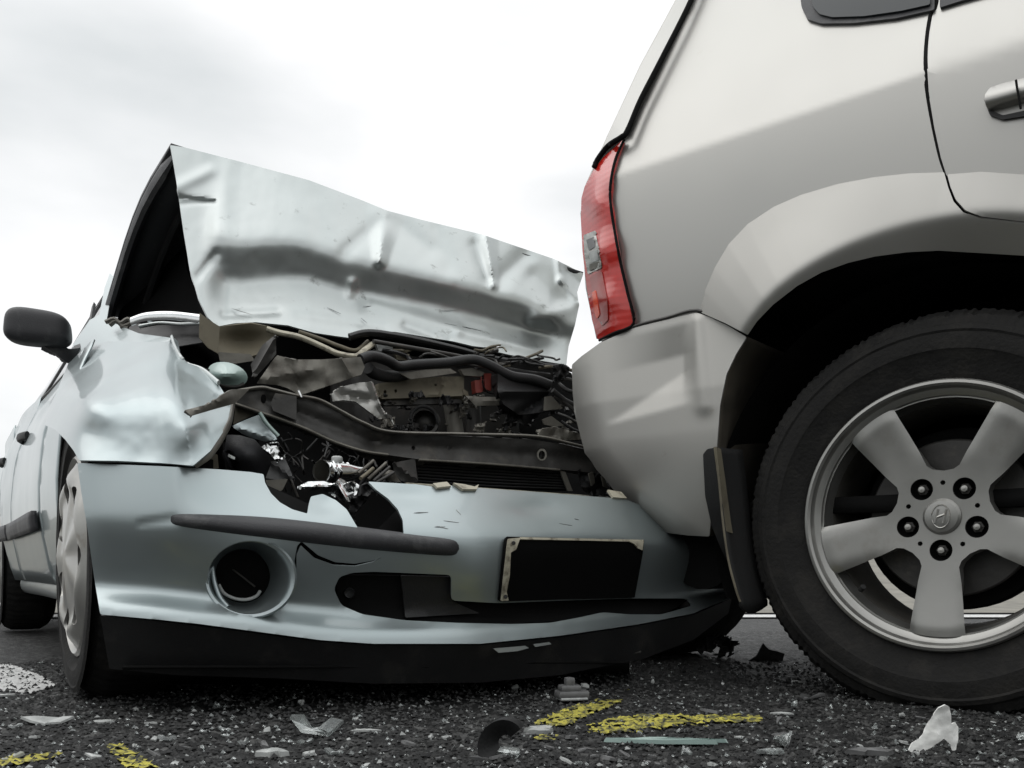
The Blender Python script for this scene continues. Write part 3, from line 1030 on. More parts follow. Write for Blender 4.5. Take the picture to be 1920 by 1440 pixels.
loft('shade_sheet', [[P(x, 1250 - (8 if x > 900 else 0), float(bump_base(x)) + .03 + .5 * k / 3) - Vector((0, 0, .015 * k)) for x in (230, 420, 600, 800, 1000, 1180)] for k in range(4)], DEEP, CAR, thick=.004)  # added sheet under the nose, keeps sky light off the road there
loft('floor_pan', [[BW(t, .10 + 1.44 * k / 4, .17) for k in range(5)] for t in np.linspace(-.15, 3.2, 8)], DEEP, CAR, thick=.03)
loft('inner_sill', [[BW(t, .16, z) for z in (.17, .5, .78)] for t in np.linspace(.45, 2.2, 4)], DEEP, CAR, thick=.01)
# mirror
mc = P(72, 617, 2.40)


def mshape(u):
    x, y, z = u
    if z < 0:
        x = x + .10 * z * -1 * 0
    z2 = z * (1.0 - .10 * x) if z > 0 else z * (.92 + .0 * x)
    return [x * (1 - .05 * z), y, z2 - .05 * x]


mir = rbox('door_mirror', mc, ((.96, .28, 0), (-.28, .96, 0), (0, 0, 1)), (.079, .05, .048), GREYPL, CAR, p=3.6, n=12, label='black door mirror sticking out on its arm', shape=mshape)
sheet('mirror_arm', [(78, 646), (110, 640), (130, 655), (150, 652), (158, 640), (152, 662), (130, 682), (122, 678), (100, 660)], lifter([(78, 646, 2.40), (130, 655, 2.44), (158, 640, 2.52), (122, 678, 2.44)]), GREYPL, mir, step=8, rad=3, thick=.03)
sheet('mirror_sail', [(136, 664), (158, 640), (172, 575), (176, 566), (164, 640), (156, 660)], lifter([(136, 664, 2.5), (158, 640, 2.55), (174, 570, 2.8)]), BLACK, CAR, step=8, thick=.01)


# wheels -----------------------------------------------------------------
def wheel(parent_thing, name, tw, R, Rr, W, face, tyre_mat=TYRE, lugs=64, label=None, dish=0.03):
    """tw(x, axial, z): wheel space to world; axial 0 is the outer face, positive is inward."""
    sh = R - .018
    prof = [(Rr - .012, W - .02), (Rr + .004, W - .006), (Rr + .03, W), ((R + Rr) / 2, W + .006), (sh, W - .012), (R, W - .04), (R + .001, W * .5), (R, .036), (sh + .004, .012), (sh - .012, .004), ((R + Rr) / 2 + .030, -.003), ((R + Rr) / 2 + .022, -.0065), ((R + Rr) / 2 + .018, -.0045), ((R + Rr) / 2 + .004, -.0065), ((R + Rr) / 2 - .010, -.006), ((R + Rr) / 2 - .013, -.0035), (Rr + .022, .002),
            (Rr + .016, .0045), (Rr + .008, .006), (Rr, .012), (Rr - .012, .018)]

    rr_ = random.Random(3)
    dep = [rr_.uniform(.2, 1.3) for _ in range(2000)]

    def mod(i, j, r, y):
        if i in (4, 5, 6, 7, 8, 9) and (j // 2) % 2:
            r -= (.003 if i in (5, 6, 7) else (.0025 if i in (4, 8) else .0006)) * (dep[j // 2] - 1)
            r -= .003 if i in (5, 6, 7) else (.0025 if i in (4, 8) else .0006)
        return r, y
    ty = lathe('tyre', prof, tw, tyre_mat, parent_thing, n=lugs * 4, sharp=30, mod=mod, label=label)
    return ty


# blue front wheel, seen nearly edge on
ca, sa = math.cos(math.radians(4)), math.sin(math.radians(4))


def btw(t0, i0, R):
    return lambda x, y, z: BW(t0 - x, i0 + y, R + z)


for (t0, nm) in ((-.06, 'f'), (2.12, 'r')):
    R = .264 if nm == 'f' else .275
    tw = btw(t0, -.002 if nm == 'f' else -.01, R)
    ty = wheel(CAR, 'wheel', tw, R, .183, .175, None)
    ty.name = 'wheel'
    lathe('rim', [(.186, .010), (.188, .002), (.182, -.003), (.176, .004), (.170, .02), (.166, .12)], tw, HUBCAP, ty, n=64)
    hol = [ellipse(.126 * math.cos(a), .126 * math.sin(a), .026, .026, 16) for a in np.linspace(0, 2 * math.pi, 7, endpoint=False)]
    c0 = tw(0, 0, 0)
    sheet('hub_cap', ellipse(0, 0, .174, .174, 64), lambda p, tw=tw: np.array([tw(q[0], .008 - .026 * math.cos(min(1.57, np.hypot(*q) / .174 * 1.45)) - .012 * math.exp(-((np.hypot(*q) - .145) / .02) ** 2) + .003 * math.cos(7 * math.atan2(q[1], q[0])) * min(1, np.hypot(*q) / .1), q[1]) for q in p]),
          HUBCAP, ty, holes=hol, step=.009, thick=.006, toward=tuple(Vector(c0) - Vector((BA[0], BA[1], 0)) * 3))
    lathe('brake', [(.0, .05), (.15, .05), (.15, .08)], tw, DEEP, ty, n=24)
lathe('wheel_liner', [(.30, .05), (.30, .34), (.0, .36)], btw(0, 0, .272), DEEP, CAR, n=40, a0=1.3, a1=math.pi + .2)
sheet('arch_wall', [(-.3, -.05), (-.3, .15), (-.1, .25), (.1, .22), (.2, .0), (.2, -.05)], lambda p: np.array([BW(-q[0], .26, .272 + q[1]) for q in p]), DEEP, CAR, step=.06, thick=.01)
lathe('wheel_liner', [(.335, .03), (.335, .34), (.0, .36)], btw(2.12, 0, .31), DEEP, CAR, n=40, a0=-.1, a1=math.pi + .1)
# far wheels so that nothing floats
for t0 in (0.0, 2.12):
    ty = wheel(CAR, 'wheel', lambda x, y, z, t0=t0: BW(t0 - x, 1.62 - y, .292 + z), .292, .183, .175, None, lugs=24)
    ty.name = 'wheel'
# engine bay ---------------------------------------------------------------
def eD(px, off=0.0):
    return float(np.interp(px, [340, 440, 560, 700, 900, 1100, 1200], [1.70, 1.73, 1.76, 1.82, 1.95, 2.10, 2.2])) + off


def edep(off):
    return lambda p: np.interp(p[:, 0], [340, 440, 560, 700, 900, 1100, 1200], [1.70, 1.73, 1.76, 1.82, 1.95, 2.10, 2.2]) + off


def scrap(name, out, off, mat_, mods=(), step=7, rad=1.5, thick=.004, parent=CAR, label=None, holes=()):
    return sheet(name, out, lifter(edep(off), list(mods)), mat_, parent, holes=holes, step=step, rad=rad, thick=thick, label=label)


def ptube(name, pts, r, mat_, parent=CAR, off=0.0, **kw):
    return tube(name, [(q[0], q[1], eD(q[0], off + (q[2] if len(q) > 2 else 0))) for q in pts], r, mat_, parent, **kw)


# dark mass at the back of the bay
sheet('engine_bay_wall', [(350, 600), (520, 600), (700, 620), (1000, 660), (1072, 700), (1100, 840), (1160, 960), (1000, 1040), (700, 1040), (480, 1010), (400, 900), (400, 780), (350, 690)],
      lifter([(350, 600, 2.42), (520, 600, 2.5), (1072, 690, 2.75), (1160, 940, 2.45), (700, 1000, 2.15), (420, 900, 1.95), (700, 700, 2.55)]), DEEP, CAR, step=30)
rbox('engine_block', P(800, 770, 2.42), ((.85, .53, 0), (-.53, .85, 0), (0, 0, 1)), (.24, .12, .12), STEEL_DK, CAR, p=7)
# main cross member, bent
beam = scrap('cross_member', [(440, 733), (487, 727), (512, 730), (556, 741), (598, 749), (639, 769), (681, 791), (720, 806), (733, 812), (865, 818), (1000, 824), (1062, 834), (1112, 846), (1125, 888), (1049, 880), (917, 869), (785, 861), (727, 853),
                               (681, 847), (625, 830), (570, 805), (528, 788), (487, 774), (440, 758)], 0.0, STEEL_DK,
             [soft((500, 752), (700, 828), 12, .012), soft((700, 832), (1100, 862), 14, .014), wob(60, .006, 5), soft((556, 741), (556, 800), 9, -.005)], thick=.02, rad=2,
             label='dark steel cross member bent by the impact', holes=[ellipse(494, 748, 5, 9, 12), ellipse(1016, 853, 6, 9, 14), ellipse(842, 840, 5, 4, 10), ellipse(775, 840, 4, 4, 8)])
ptube('beam_flange', [(436, 735), (487, 727), (512, 731), (556, 742), (598, 750), (639, 771), (681, 793), (733, 810), (865, 814), (1000, 818), (1062, 830), (1115, 844)], 0.0036, STEEL, beam, off=-.006, flat=1.6)
ptube('beam_flange', [(440, 757), (487, 773), (528, 787), (570, 803), (625, 828), (681, 846), (727, 853)], 0.0034, STEEL, beam, off=-.004, flat=1.4)
ptube('beam_flange', [(785, 862), (917, 870), (1049, 881)], 0.0028, STEEL, beam, off=-.004)
scrap('box_plate', [(516, 737), (556, 743), (556, 788), (512, 770), (508, 755)], -.012, STEEL_DK, parent=beam, thick=.006)
rings('rivet', [(1016, 853, 10, 12, eD(1016, -.006)), (1016, 853, 9, 11, eD(1016, -.009)), (1016, 853, 6, 8, eD(1016, -.009))], STEEL, beam, n=16)
sheet('torn_flange', [(346, 769), (366, 764), (392, 757), (415, 741), (434, 730), (468, 729), (456, 742), (440, 757), (403, 767), (359, 780)], lifter([(346, 769, 1.42), (400, 755, 1.455), (434, 738, 1.50), (468, 731, 1.68), (359, 780, 1.42)], [crease((360, 772), (450, 738), 8, -.005)]), STEEL, CAR, step=6, rad=1.5, thick=.006,
      label='pointed strip of torn steel sticking out over the fender')
scrap('bent_gusset', [(442, 760), (484, 774), (462, 784), (437, 796)], .02, TAN)
# parts under the bonnet lip
scrap('bonnet_frame', [(374, 586), (392, 600), (412, 612), (409, 663), (390, 652), (373, 633)], .16, TAN, thick=.006, parent=hood, label='tan primer on the folded inner bonnet frame')
scrap('bonnet_frame', [(412, 612), (470, 606), (505, 612), (520, 628), (500, 660), (470, 668), (409, 664)], .20, TAN, [bumpm(460, 640, 40, 20, .04)], parent=hood)
scrap('bracket', [(409, 660), (470, 664), (478, 676), (440, 682), (412, 676)], .15, STEEL)
ptube('bonnet_lip', [(500, 617, .19), (524, 624, .19), (558, 631, .18), (589, 643, .17), (613, 654, .16), (636, 664, .15), (667, 668, .15), (683, 657, .17), (699, 645, .2)], 0.0062, CREAM, hood, flat=1.3)
ptube('bonnet_lip', [(560, 622, .2), (605, 637, .2), (636, 649, .19), (667, 657, .19), (690, 640, .22)], 0.0045, TAN, hood)
ptube('bonnet_lip', [(655, 632, .2), (690, 624, .2), (740, 630, .22), (800, 642, .24), (860, 656, .26), (920, 672, .27), (1000, 684, .28), (1060, 690, .3)], 0.008, BLACK, hood, flat=1.4)
ptube('bonnet_lip', [(700, 640, .18), (770, 652, .2), (840, 664, .22), (900, 676, .24)], 0.005, STEEL_DK, hood)
scrap('blade', [(517, 627), (518, 663), (500, 685), (476, 710), (470, 684), (492, 647)], -.0, STEEL_DK, [crease((517, 630), (476, 705), 10, -.01)], thick=.006, label='upright blade of dark sheet steel')
scrap('bent_panel', [(520, 666), (550, 674), (600, 674), (650, 671), (676, 669), (684, 688), (678, 702), (620, 722), (562, 741), (540, 728), (520, 722), (481, 719), (498, 695), (514, 672)], .04, STEEL,
      [crease((545, 680), (560, 735), 14, .012), crease((640, 672), (660, 705), 12, -.010), wob(34, .006, 4.4), crease((490, 712), (600, 690), 18, -.01)], thick=.006, label='crumpled grey sheet steel panel above the cross member')
scrap('panel_tab', [(558, 732), (564, 744), (567, 745), (561, 730)], -.02, CHROME, thick=.003)
ov = [(427 + 38 * math.cos(a) * .97 - 22 * math.sin(a) * .26, 702 + 38 * math.cos(a) * .26 + 22 * math.sin(a) * .97) for a in np.linspace(0, 2 * math.pi, 30, endpoint=False)]
lensp = scrap('reservoir', ov, .05, GLASSG, [bumpm(427, 702, 26, 15, -.03)], rad=0, thick=.006, label='glossy green oval bowl beside the fender')
ptube('reservoir_rim', [ov[k] for k in range(2, 16)], .004, STEEL_DK, lensp, off=.048, k=2)
sil = scrap('silver_bracket', [(624, 753), (644, 750), (667, 753), (683, 765), (699, 777), (711, 786), (730, 783), (739, 797), (734, 779), (721, 776), (712, 760), (705, 742), (696, 716), (674, 717), (636, 726), (621, 739)], .05, HUBCAP,
            [crease((696, 718), (725, 778), 12, -.014), crease((640, 740), (690, 750), 12, .012), wob(20, .004, 1.3)], step=5, rad=1, thick=.005, label='bright torn metal bracket')
scrap('bracket', [(705, 644), (722, 640), (737, 650), (735, 660), (710, 658)], .2, PALECHIP, thick=.01)
scrap('bracket', [(740, 660), (768, 664), (766, 676), (744, 674)], .2, TAN, thick=.01)
ptube('hose', [(676, 674, .08), (695, 668, .09), (713, 671, .1), (730, 678, .12), (748, 687, .13), (777, 684, .14), (838, 680, .15), (885, 674, .14), (917, 684, .13), (957, 704, .12), (1000, 711, .11), (1032, 722, .1)], .0115, BLACK, n=12, label='thick black rubber hose')
ptube('hose', [(690, 690, .1), (702, 700, .12), (730, 706, .15), (760, 702, .18)], .013, DARKRUB, n=12)
ptube('hose', [(930, 690, .2), (980, 700, .2), (1030, 706, .2)], .009, BLACK, n=10)
scrap('bracket', [(749, 700), (800, 693), (844, 691), (857, 699), (810, 706), (770, 711)], .14, STEEL, thick=.006)
tb = scrap('tan_rail', [(709, 719), (770, 711), (828, 706), (870, 706), (870, 742), (828, 744), (712, 748)], .18, TAN, [crease((828, 704), (828, 746), 5, .006), crease((709, 745), (870, 740), 5, -.01)], thick=.02, holes=[ellipse(722, 735, 3, 4, 8), ellipse(742, 733, 2.5, 3.5, 8), ellipse(817, 722, 2.5, 2.5, 8)],
           label='tan coated rail across the engine')
scrap('rail_base', [(714, 749), (828, 745), (870, 743), (866, 756), (720, 760)], .19, STEEL_DK, thick=.02)
scrap('relay_box', [(890, 713), (904, 712), (905, 735), (892, 737)], .16, REDPL, thick=.02)
scrap('relay_box', [(909, 700), (921, 700), (921, 733), (909, 730)], .16, REDPL, thick=.02)
ptube('wire', [(905, 704, .15), (906, 722, .15), (914, 735, .15), (925, 738, .15)], .002, DEEP)
scrap('bracket', [(862, 692), (885, 690), (908, 698), (905, 706), (870, 704)], .16, STEEL, thick=.012)
scrap('support_bar', [(873, 742), (900, 744), (939, 744), (942, 760), (891, 761)], .14, STEEL, [crease((875, 748), (940, 750), 6, -.01)], thick=.01)
for (x0, x1, x2, x3, m_, of) in ((830, 862, 869, 841, STEEL, .25), (867, 905, 907, 870, STEEL_DK, .28)):
    tube('pipe', [((x0 + x1) / 2, 755, eD(x0, of)), ((x0 + x1 + x2 + x3) / 4, 785, eD(x0, of)), ((x2 + x3) / 2, 815, eD(x0, of))], .020, m_, CAR, n=14)
rings('pulley', [(796, 790, 30, 28, eD(796, .2)), (796, 790, 28, 26, eD(796, .19)), (796, 790, 22, 21, eD(796, .19)), (796, 790, 20, 19, eD(796, .22)), (796, 790, 8, 8, eD(796, .21))], STEEL_DK, CAR, n=30, cap=True)
ptube('belt', [(770, 800, .17), (772, 775, .17), (790, 762, .17), (812, 770, .17), (822, 795, .17)], .004, DARKRUB)
scrap('air_box', [(933, 700), (980, 708), (1028, 716), (1034, 729), (1026, 742), (1055, 766), (1010, 774), (973, 778), (944, 758), (933, 732)], .12, BLACK, [crease((940, 735), (1030, 735), 16, -.02), crease((975, 775), (1025, 742), 14, .02)], thick=.03, label='black plastic air box')
scrap('torn_corner', [(1022, 744), (1034, 742), (1056, 766), (1020, 770)], .09, STEEL, thick=.004)
scrap('bonnet_frame', [(917, 669), (1000, 682), (1036, 690), (1036, 714), (980, 706), (930, 690)], .22, BLACK, parent=hood)
scrap('rag', [(1036, 686), (1052, 682), (1068, 688), (1066, 700), (1054, 712), (1038, 716)], .05, DARKRUB, [wob(9, .02, 2.0)], step=5)
for k, (a, b, c_, d_) in enumerate(((1036, 732, 1078, 760), (1040, 742, 1080, 772), (1048, 720, 1076, 736), (1050, 712, 1080, 716), (1052, 790, 1092, 812), (1046, 775, 1088, 798))):
    ptube('bent_rod', [(a, b, .06 + .01 * (k % 3)), ((a + c_) / 2, (b + d_) / 2 + 3 * (-1) ** k, .06), (c_, d_, .05)], .006 - .0006 * k, STEEL_DK if k % 2 else BLACK)
scrap('torn_corner', [(1018, 786), (1034, 780), (1058, 798), (1040, 800), (1020, 796)], .06, STEEL, thick=.005)
scrap('bracket', [(1005, 806), (1040, 800), (1086, 812), (1092, 824), (1060, 826), (1010, 818)], .02, STEEL, [wob(18, .01, 7)], thick=.006)
# radiator with its fins
rad = scrap('radiator', [(782, 864), (917, 873), (1050, 884), (1070, 920), (930, 914), (784, 906)], .03, DEEP, thick=.02)
for k in range(7):
    v = (k + .5) / 7
    ptube('radiator_fin', [(784, 864 + 41 * v, .024), (917, 873 + 41 * v, .024), (1050 + 17 * v, 884 + 35 * v, .024)], .0022, BLACK, rad, k=4, n=5)
scrap('radiator_bracket', [(1050, 882), (1060, 884), (1074, 921), (1064, 920)], .01, STEEL)
scrap('duct', [(735, 868), (778, 860), (784, 905), (752, 902), (740, 888)], .0, STEEL_DK, [crease((740, 868), (782, 900), 10, -.01)])
scrap('duct', [(1085, 880), (1120, 880), (1150, 925), (1110, 930), (1092, 918)], .0, BLACK, [wob(20, .02, 3)])
for q in ([(1104, 888), (1112, 884), (1116, 905), (1110, 912)], [(1128, 892), (1134, 896), (1140, 915), (1132, 912)]):
    scrap('torn_corner', q, -.02, STEEL)
# torn bumper foam and chips along the top edge
for q in ([(812, 906), (838, 903), (846, 911), (820, 914)], [(850, 905), (872, 908), (890, 912), (898, 908), (894, 917), (868, 917)], [(1140, 918), (1165, 922), (1176, 934), (1150, 932)]):
    sheet('bumper_shred', q, lambda p: Pn(p, bumpD(p, -.01)), CREAM, bumper, step=5, thick=.005)
ptube('bumper_edge', [(760, 908), (850, 914), (950, 921), (1050, 928), (1140, 934)], .004, CREAM, bumper, off=-.0)
# broken headlamp
hl = scrap('headlamp_bowl', [(425, 815), (450, 816), (478, 824), (498, 847), (521, 884), (498, 893), (460, 888), (432, 878), (420, 850)], .05, GREYPL, [bumpm(462, 852, 45, 35, -.05), crease((428, 850), (440, 880), 8, .02)], step=6, rad=3, thick=.006,
           label='grey bowl of the broken headlamp')
scrap('lamp_glint', [(428, 851), (441, 857), (440, 862), (427, 856)], .0, CHROME, parent=hl)
scrap('lamp_shard', [(434, 799), (460, 787), (487, 777), (506, 800), (520, 824), (498, 828), (475, 822), (453, 813)], -.0, BLUE, [crease((440, 800), (515, 824), 10, -.006)], label='pale blue splinter above the broken headlamp')
ptube('lamp_rod', [(487, 774, -.02), (500, 794, -.02), (522, 818, -.02)], .004, GLASSG, hl)
scrap('chrome_shard', [(490, 838), (500, 832), (520, 830), (530, 842), (537, 856), (520, 868), (508, 852)], .0, CHROME, [wob(26, .010, 1)], step=4, parent=hl)
scrap('lamp_shard', [(510, 866), (534, 858), (543, 878), (550, 898), (520, 900), (498, 896)], .02, GREYCHIP, [crease((512, 868), (548, 896), 8, -.012)])
scrap('lamp_shard', [(498, 900), (540, 898), (530, 918), (512, 928), (502, 915)], .0, STEEL)
scrap('strut', [(370, 872), (398, 850), (408, 852), (410, 878), (390, 882)], .02, TAN)
# chrome bulb holder lying on the bumper
bh = rings('bulb_holder', [(603, 884, 15, 21, eD(603, -.15)), (603, 884, 17, 22, eD(603, -.152)), (607, 884, 17, 22, eD(603, -.145)), (622, 884, 16, 20, eD(603, -.12)), (645, 885, 15, 17, eD(603, -.10)), (662, 886, 13, 14, eD(603, -.08)), (678, 884, 10, 9, eD(603, -.06))], CHROME, CAR, n=24, cap=True,
           label='chrome bulb holder lying on the torn bumper')
rings('holder_bore', [(603, 884, 14, 20, eD(603, -.148)), (606, 884, 13, 19, eD(603, -.13)), (610, 884, 11, 16, eD(603, -.10))], STEEL, bh, n=20, cap=True)
rbox('holder_cap', P(632, 862, eD(632, -.12)), ((1, 0, 0), (0, 1, 0), (0, 0, 1)), (.010, .008, .007), PALECHIP, bh, p=4, n=4)
for k in range(4):
    ptube('holder_ridge', [(624 + 9 * k, 866 + k, -.145 + .02 * k), (630 + 10 * k, 884, -.165 + .022 * k), (626 + 9 * k, 903 - 2 * k, -.14 + .02 * k)], .003, CHROME, bh, k=3, n=6)
scrap('chrome_shell', [(557, 913), (577, 903), (607, 902), (627, 908), (637, 896), (652, 904), (665, 905), (671, 917), (660, 930), (655, 945), (642, 941), (620, 927), (602, 918), (577, 920), (560, 917)], -.19, CHROME,
      [soft((560, 914), (620, 910), 8, -.02), wob(40, .012, 2.5), soft((632, 905), (652, 940), 8, -.02)], step=4, rad=2, thick=.003, label='crushed chrome lamp shell')
scrap('chrome_shell', [(640, 910), (662, 902), (674, 910), (668, 928), (652, 932)], -.20, CHROME, [wob(30, .012, 6.5)], step=3, thick=.003)
scrap('lamp_bracket', [(658, 930), (672, 912), (694, 905), (706, 918), (690, 930), (668, 960), (664, 980), (655, 958)], -.19, BLACK, [wob(14, .02, 3)], step=5)
ptube('brass_rod', [(676, 897, -.15), (688, 888, -.13), (700, 878, -.12)], .0035, TAN)
for k, (a, b, c_, d_) in enumerate(((690, 899, 724, 868), (700, 902, 730, 876), (672, 888, 700, 864), (705, 905, 738, 886))):
    ptube('lamp_rod', [(a, b, -.12), ((a + c_) / 2, (b + d_) / 2, -.11), (c_, d_, -.09)], .0032, STEEL_DK if k % 2 else STEEL)
scrap('lamp_cone', [(712, 890), (722, 880), (736, 882), (752, 904), (728, 902)], -.06, STEEL, [bumpm(728, 890, 10, 10, -.02)], step=4)
# wiring and small brackets in the dark gaps
for k in range(60):
    x, y = random.uniform(520, 780), random.uniform(795, 905)
    if y < 790 + (x - 530) * .25:
        y += 60
    pts = [(x, y, random.uniform(.08, .25))]
    for j in range(3):
        pts.append((pts[-1][0] + random.uniform(-16, 16), pts[-1][1] + random.uniform(4, 26), pts[0][2] + random.uniform(-.03, .03)))
    pts = [q for q in pts if q[1] < 935]
    if len(pts) > 2:
        ptube('wire', pts, random.uniform(.001, .0026), random.choice([BLACK, BLACK, DARKRUB, STEEL_DK]), n=6, k=5)
for k in range(60):
    x, y = random.uniform(690, 1075), random.uniform(735, 815)
    w_, h_ = random.uniform(8, 26), random.uniform(5, 16)
    q = [(x + random.uniform(-3, 3), y), (x + w_, y + random.uniform(-5, 5)), (x + w_ + random.uniform(-5, 5), y + h_), (x + random.uniform(-6, 6), y + h_ + random.uniform(-3, 5))]
    scrap('bracket', q, random.uniform(.14, .3), random.choice([STEEL_DK, BLACK, BLACK, STEEL]), [wob(9, .015, k)], step=6, thick=.006)
for k in range(22):
    x, y = random.uniform(690, 1030), random.uniform(655, 700)
    pts = [(x, y, .2)]
    for j in range(3):
        pts.append((pts[-1][0] + random.uniform(6, 30), pts[-1][1] + random.uniform(-8, 10), .2 + random.uniform(-.03, .03)))
    ptube('wire', pts, random.uniform(.002, .005), random.choice([BLACK, STEEL_DK, TAN]), n=6, k=5)

SCR = mat('scratch_grey', (0.17, 0.18, 0.18), .6, var=.3, vscale=60)
rs = random.Random(21)
for k in range(14):
    if k < 7:
        x, y = rs.uniform(775, 1120), rs.uniform(945, 990)
        dx, dy = rs.uniform(8, 40), rs.uniform(-2, 10)
        f = lambda a, b: bD(a, b, -.0006)
        pr = bumper
    else:
        x, y = rs.uniform(420, 950), 0
        y = float(np.interp(x, _hb[:, 0], _hb[:, 1])) - rs.uniform(24, 84)
        dx, dy = rs.uniform(10, 50), rs.uniform(-4, 12)
        f = lambda a, b: float(hoodD(np.array([(a, b)]))[0]) - .0035
        pr = hood
    pts = [P(x + dx * u, y + dy * u, f(x + dx * u, y + dy * u)) for u in (0, .35, .7, 1)]
    tube_v('scratch', pts, [.0003, .0009 * rs.uniform(.5, 1.4), .0006, .0003], SCR if k % 3 else PALECHIP, pr, n=4, flat=1.0)

# ------------------------------------------------------------------ silver SUV
PHI = math.radians(50)
SO = (0.727, 1.55)
SB = (-math.sin(PHI), math.cos(PHI))      # backward
SA = (math.cos(PHI), math.sin(PHI))       # across, away from us


def SW(s, i, z):
    return Vector((SO[0] + SB[0] * s + SA[0] * i, SO[1] + SB[1] * s + SA[1] * i, z))


SUV = Thing('silver_suv', (SO[0], SO[1], 0), 'silver sport utility vehicle, its rear corner pressed onto the wrecked car', 'car')
WR, WZ = .357, .331


def w_body(s, z):
    w = np.where(z < 1.094, -.30 * (z - .95) ** 2, -.30 * .144 ** 2 - .37 * (z - 1.094) - .12 * (z - 1.094) ** 2)
    s0 = np.interp(z, [.3, .76, 1.0, 1.23, 1.42, 1.75], [.60, .62, .655, .64, .62, .54])
    return w + .012 - 3.2 * np.maximum(0, s - s0) ** 2


TR_TH, TR_R = [0, 1], [.6, .6]


def softplus(x, k):
    return k * np.log1p(np.exp(np.clip(x / k, -40, 40)))


def w_trim(s, z):
    """wheel arch cladding: a shelf that slopes out from its upper edge, then tucks in under a crisp line"""
    r = np.hypot(s, z - .345)
    ro = np.interp(np.arctan2(z - .345, s), TR_TH, TR_R)
    w = w_body(s, np.minimum(z, 1.0)) + .007 + .40 * np.clip(ro - r, 0, .3)
    return w - 1.15 * softplus(.478 - r, .004)


def w_bumper(s, z):
    s0 = np.interp(z, [.25, .314, .41, .5, .694, .8], [.36, .44, .57, .65, .69, .68])
    w = .03 - .55 * np.maximum(0, .52 - z) ** 1.6 - .12 * np.maximum(0, z - .6) ** 1.0
    return w - 2.9 * np.maximum(0, s - s0) ** 2


def suv_cast(p, wf, off=0.0):
    p = np.asarray(p, float)
    xr, zr = (p[:, 0] - CX) / F, (HY - p[:, 1]) / F
    Ds = np.linspace(.7, 2.9, 500)
    out = np.zeros(len(p))
    for c0 in range(0, len(p), 4000):
        sl = slice(c0, c0 + 4000)
        D = Ds[None]
        X, Z = xr[sl, None] * D - SO[0], zr[sl, None] * D + CH
        Y = D - SO[1] + 0 * X
        s = X * SB[0] + Y * SB[1]
        i = X * SA[0] + Y * SA[1]
        g = i + wf(s, Z) + off
        hit = g >= 0
        k = np.where(hit.any(1), hit.argmax(1), g.argmax(1))
        k = np.maximum(k, 1)
        r = np.arange(len(k))
        g0, g1 = g[r, k - 1], g[r, k]
        f = np.where(hit.any(1), np.clip(-g0 / np.where(np.abs(g1 - g0) < 1e-9, 1e-9, g1 - g0), 0, 1), 1)
        out[sl] = Ds[k - 1] + (Ds[1] - Ds[0]) * f
    return out


def fit_trim(pix):
    d = suv_cast(pix, w_body)
    q = Pn(pix, d)
    s_ = (q[:, 0] - SO[0]) * SB[0] + (q[:, 1] - SO[1]) * SB[1]
    th, r = np.arctan2(q[:, 2] - .345, s_), np.hypot(s_, q[:, 2] - .345)
    o_ = np.argsort(th)
    TR_TH[:], TR_R[:] = list(th[o_]), list(r[o_])


def suv_sheet(name, out, wf, mat_, parent=SUV, off=0.0, mods=(), **kw):
    def lf(p):
        d = suv_cast(p, wf, off)
        for m in mods:
            d = d + m(p)
        return Pn(p, d)
    return sheet(name, out, lf, mat_, parent, **kw)


arch_outer = [(1312, 584), (1322, 545), (1340, 502), (1366, 458), (1402, 420), (1450, 388), (1500, 366), (1570, 345), (1640, 332), (1705, 325), (1770, 323)]
seam_in = [(1758, -300), (1756, 0), (1744, 30), (1737, 70), (1734, 120), (1738, 180), (1748, 240), (1760, 295), (1770, 323)]
quarter = [(1400, -300), (1296, 0), (1240, 110), (1172, 250), (1158, 292), (1148, 335), (1146, 370), (1154, 420), (1168, 500), (1188, 608), (1240, 604), (1312, 584)] + arch_outer[1:] + seam_in[::-1][1:]
qp = suv_sheet('quarter_panel', quarter, w_body, SILVER, step=9, rad=3, thick=.003, back=DEEP, label='silver rear quarter panel with a soft shoulder crease')
fit_trim(arch_outer + [(1840, 322), (1930, 328), (2060, 350), (2200, 400)])
trim_in = [(1838, 414), (1800, 395), (1778, 352), (1770, 325)]
arch_low = [(1830, 474), (1760, 470), (1700, 473), (1640, 481), (1590, 493), (1540, 511), (1495, 536), (1450, 571), (1420, 602), (1402, 628), (1360, 606), (1314, 586)]
at = suv_sheet('arch_trim', arch_outer + [(1778, 352), (1788, 378), (1806, 398), (1838, 410)] + [(1870, 414), (1930, 421), (2050, 440), (2180, 480), (2120, 540), (2040, 500), (1930, 480)] + arch_low, w_trim, SILVER_TRIM, step=5, rad=2, thick=.006, back=DEEP,
               label='dusty silver wheel arch cladding')
door_out = [(1762, -300), (1760, 0), (1748, 30), (1741, 70), (1738, 120), (1742, 180), (1752, 240), (1764, 295), (1775, 330), (1840, 322), (1930, 328), (2060, 350), (2200, 400), (2320, 470), (2420, 560), (2480, 900), (3050, 1050), (3150, -500), (2200, -400)]
dr = suv_sheet('rear_door', door_out, w_body, SILVER, step=22, rad=3, thick=.003, back=DEEP, label='silver rear door with a bar handle')
suv_sheet('door_trim', [(1776, 327), (1840, 322), (1930, 328), (2060, 350), (2200, 400), (2190, 478), (2050, 436), (1930, 417), (1840, 406), (1810, 394), (1792, 374), (1782, 350)], w_trim, SILVER_TRIM, dr, step=6, rad=3, thick=.005)
tube_v('door_seam', [P(x, y, float(suv_cast([(x, y)], w_body, .0)[0]) + .004) for x, y in spline([(1760, -100), (1757, 5), (1746, 30), (1739, 70), (1736, 120), (1740, 180), (1750, 240), (1762, 295), (1773, 328), (1786, 365), (1806, 394), (1838, 408), (1880, 415), (1930, 420)], 5)], .0052, DEEP, qp, n=6)
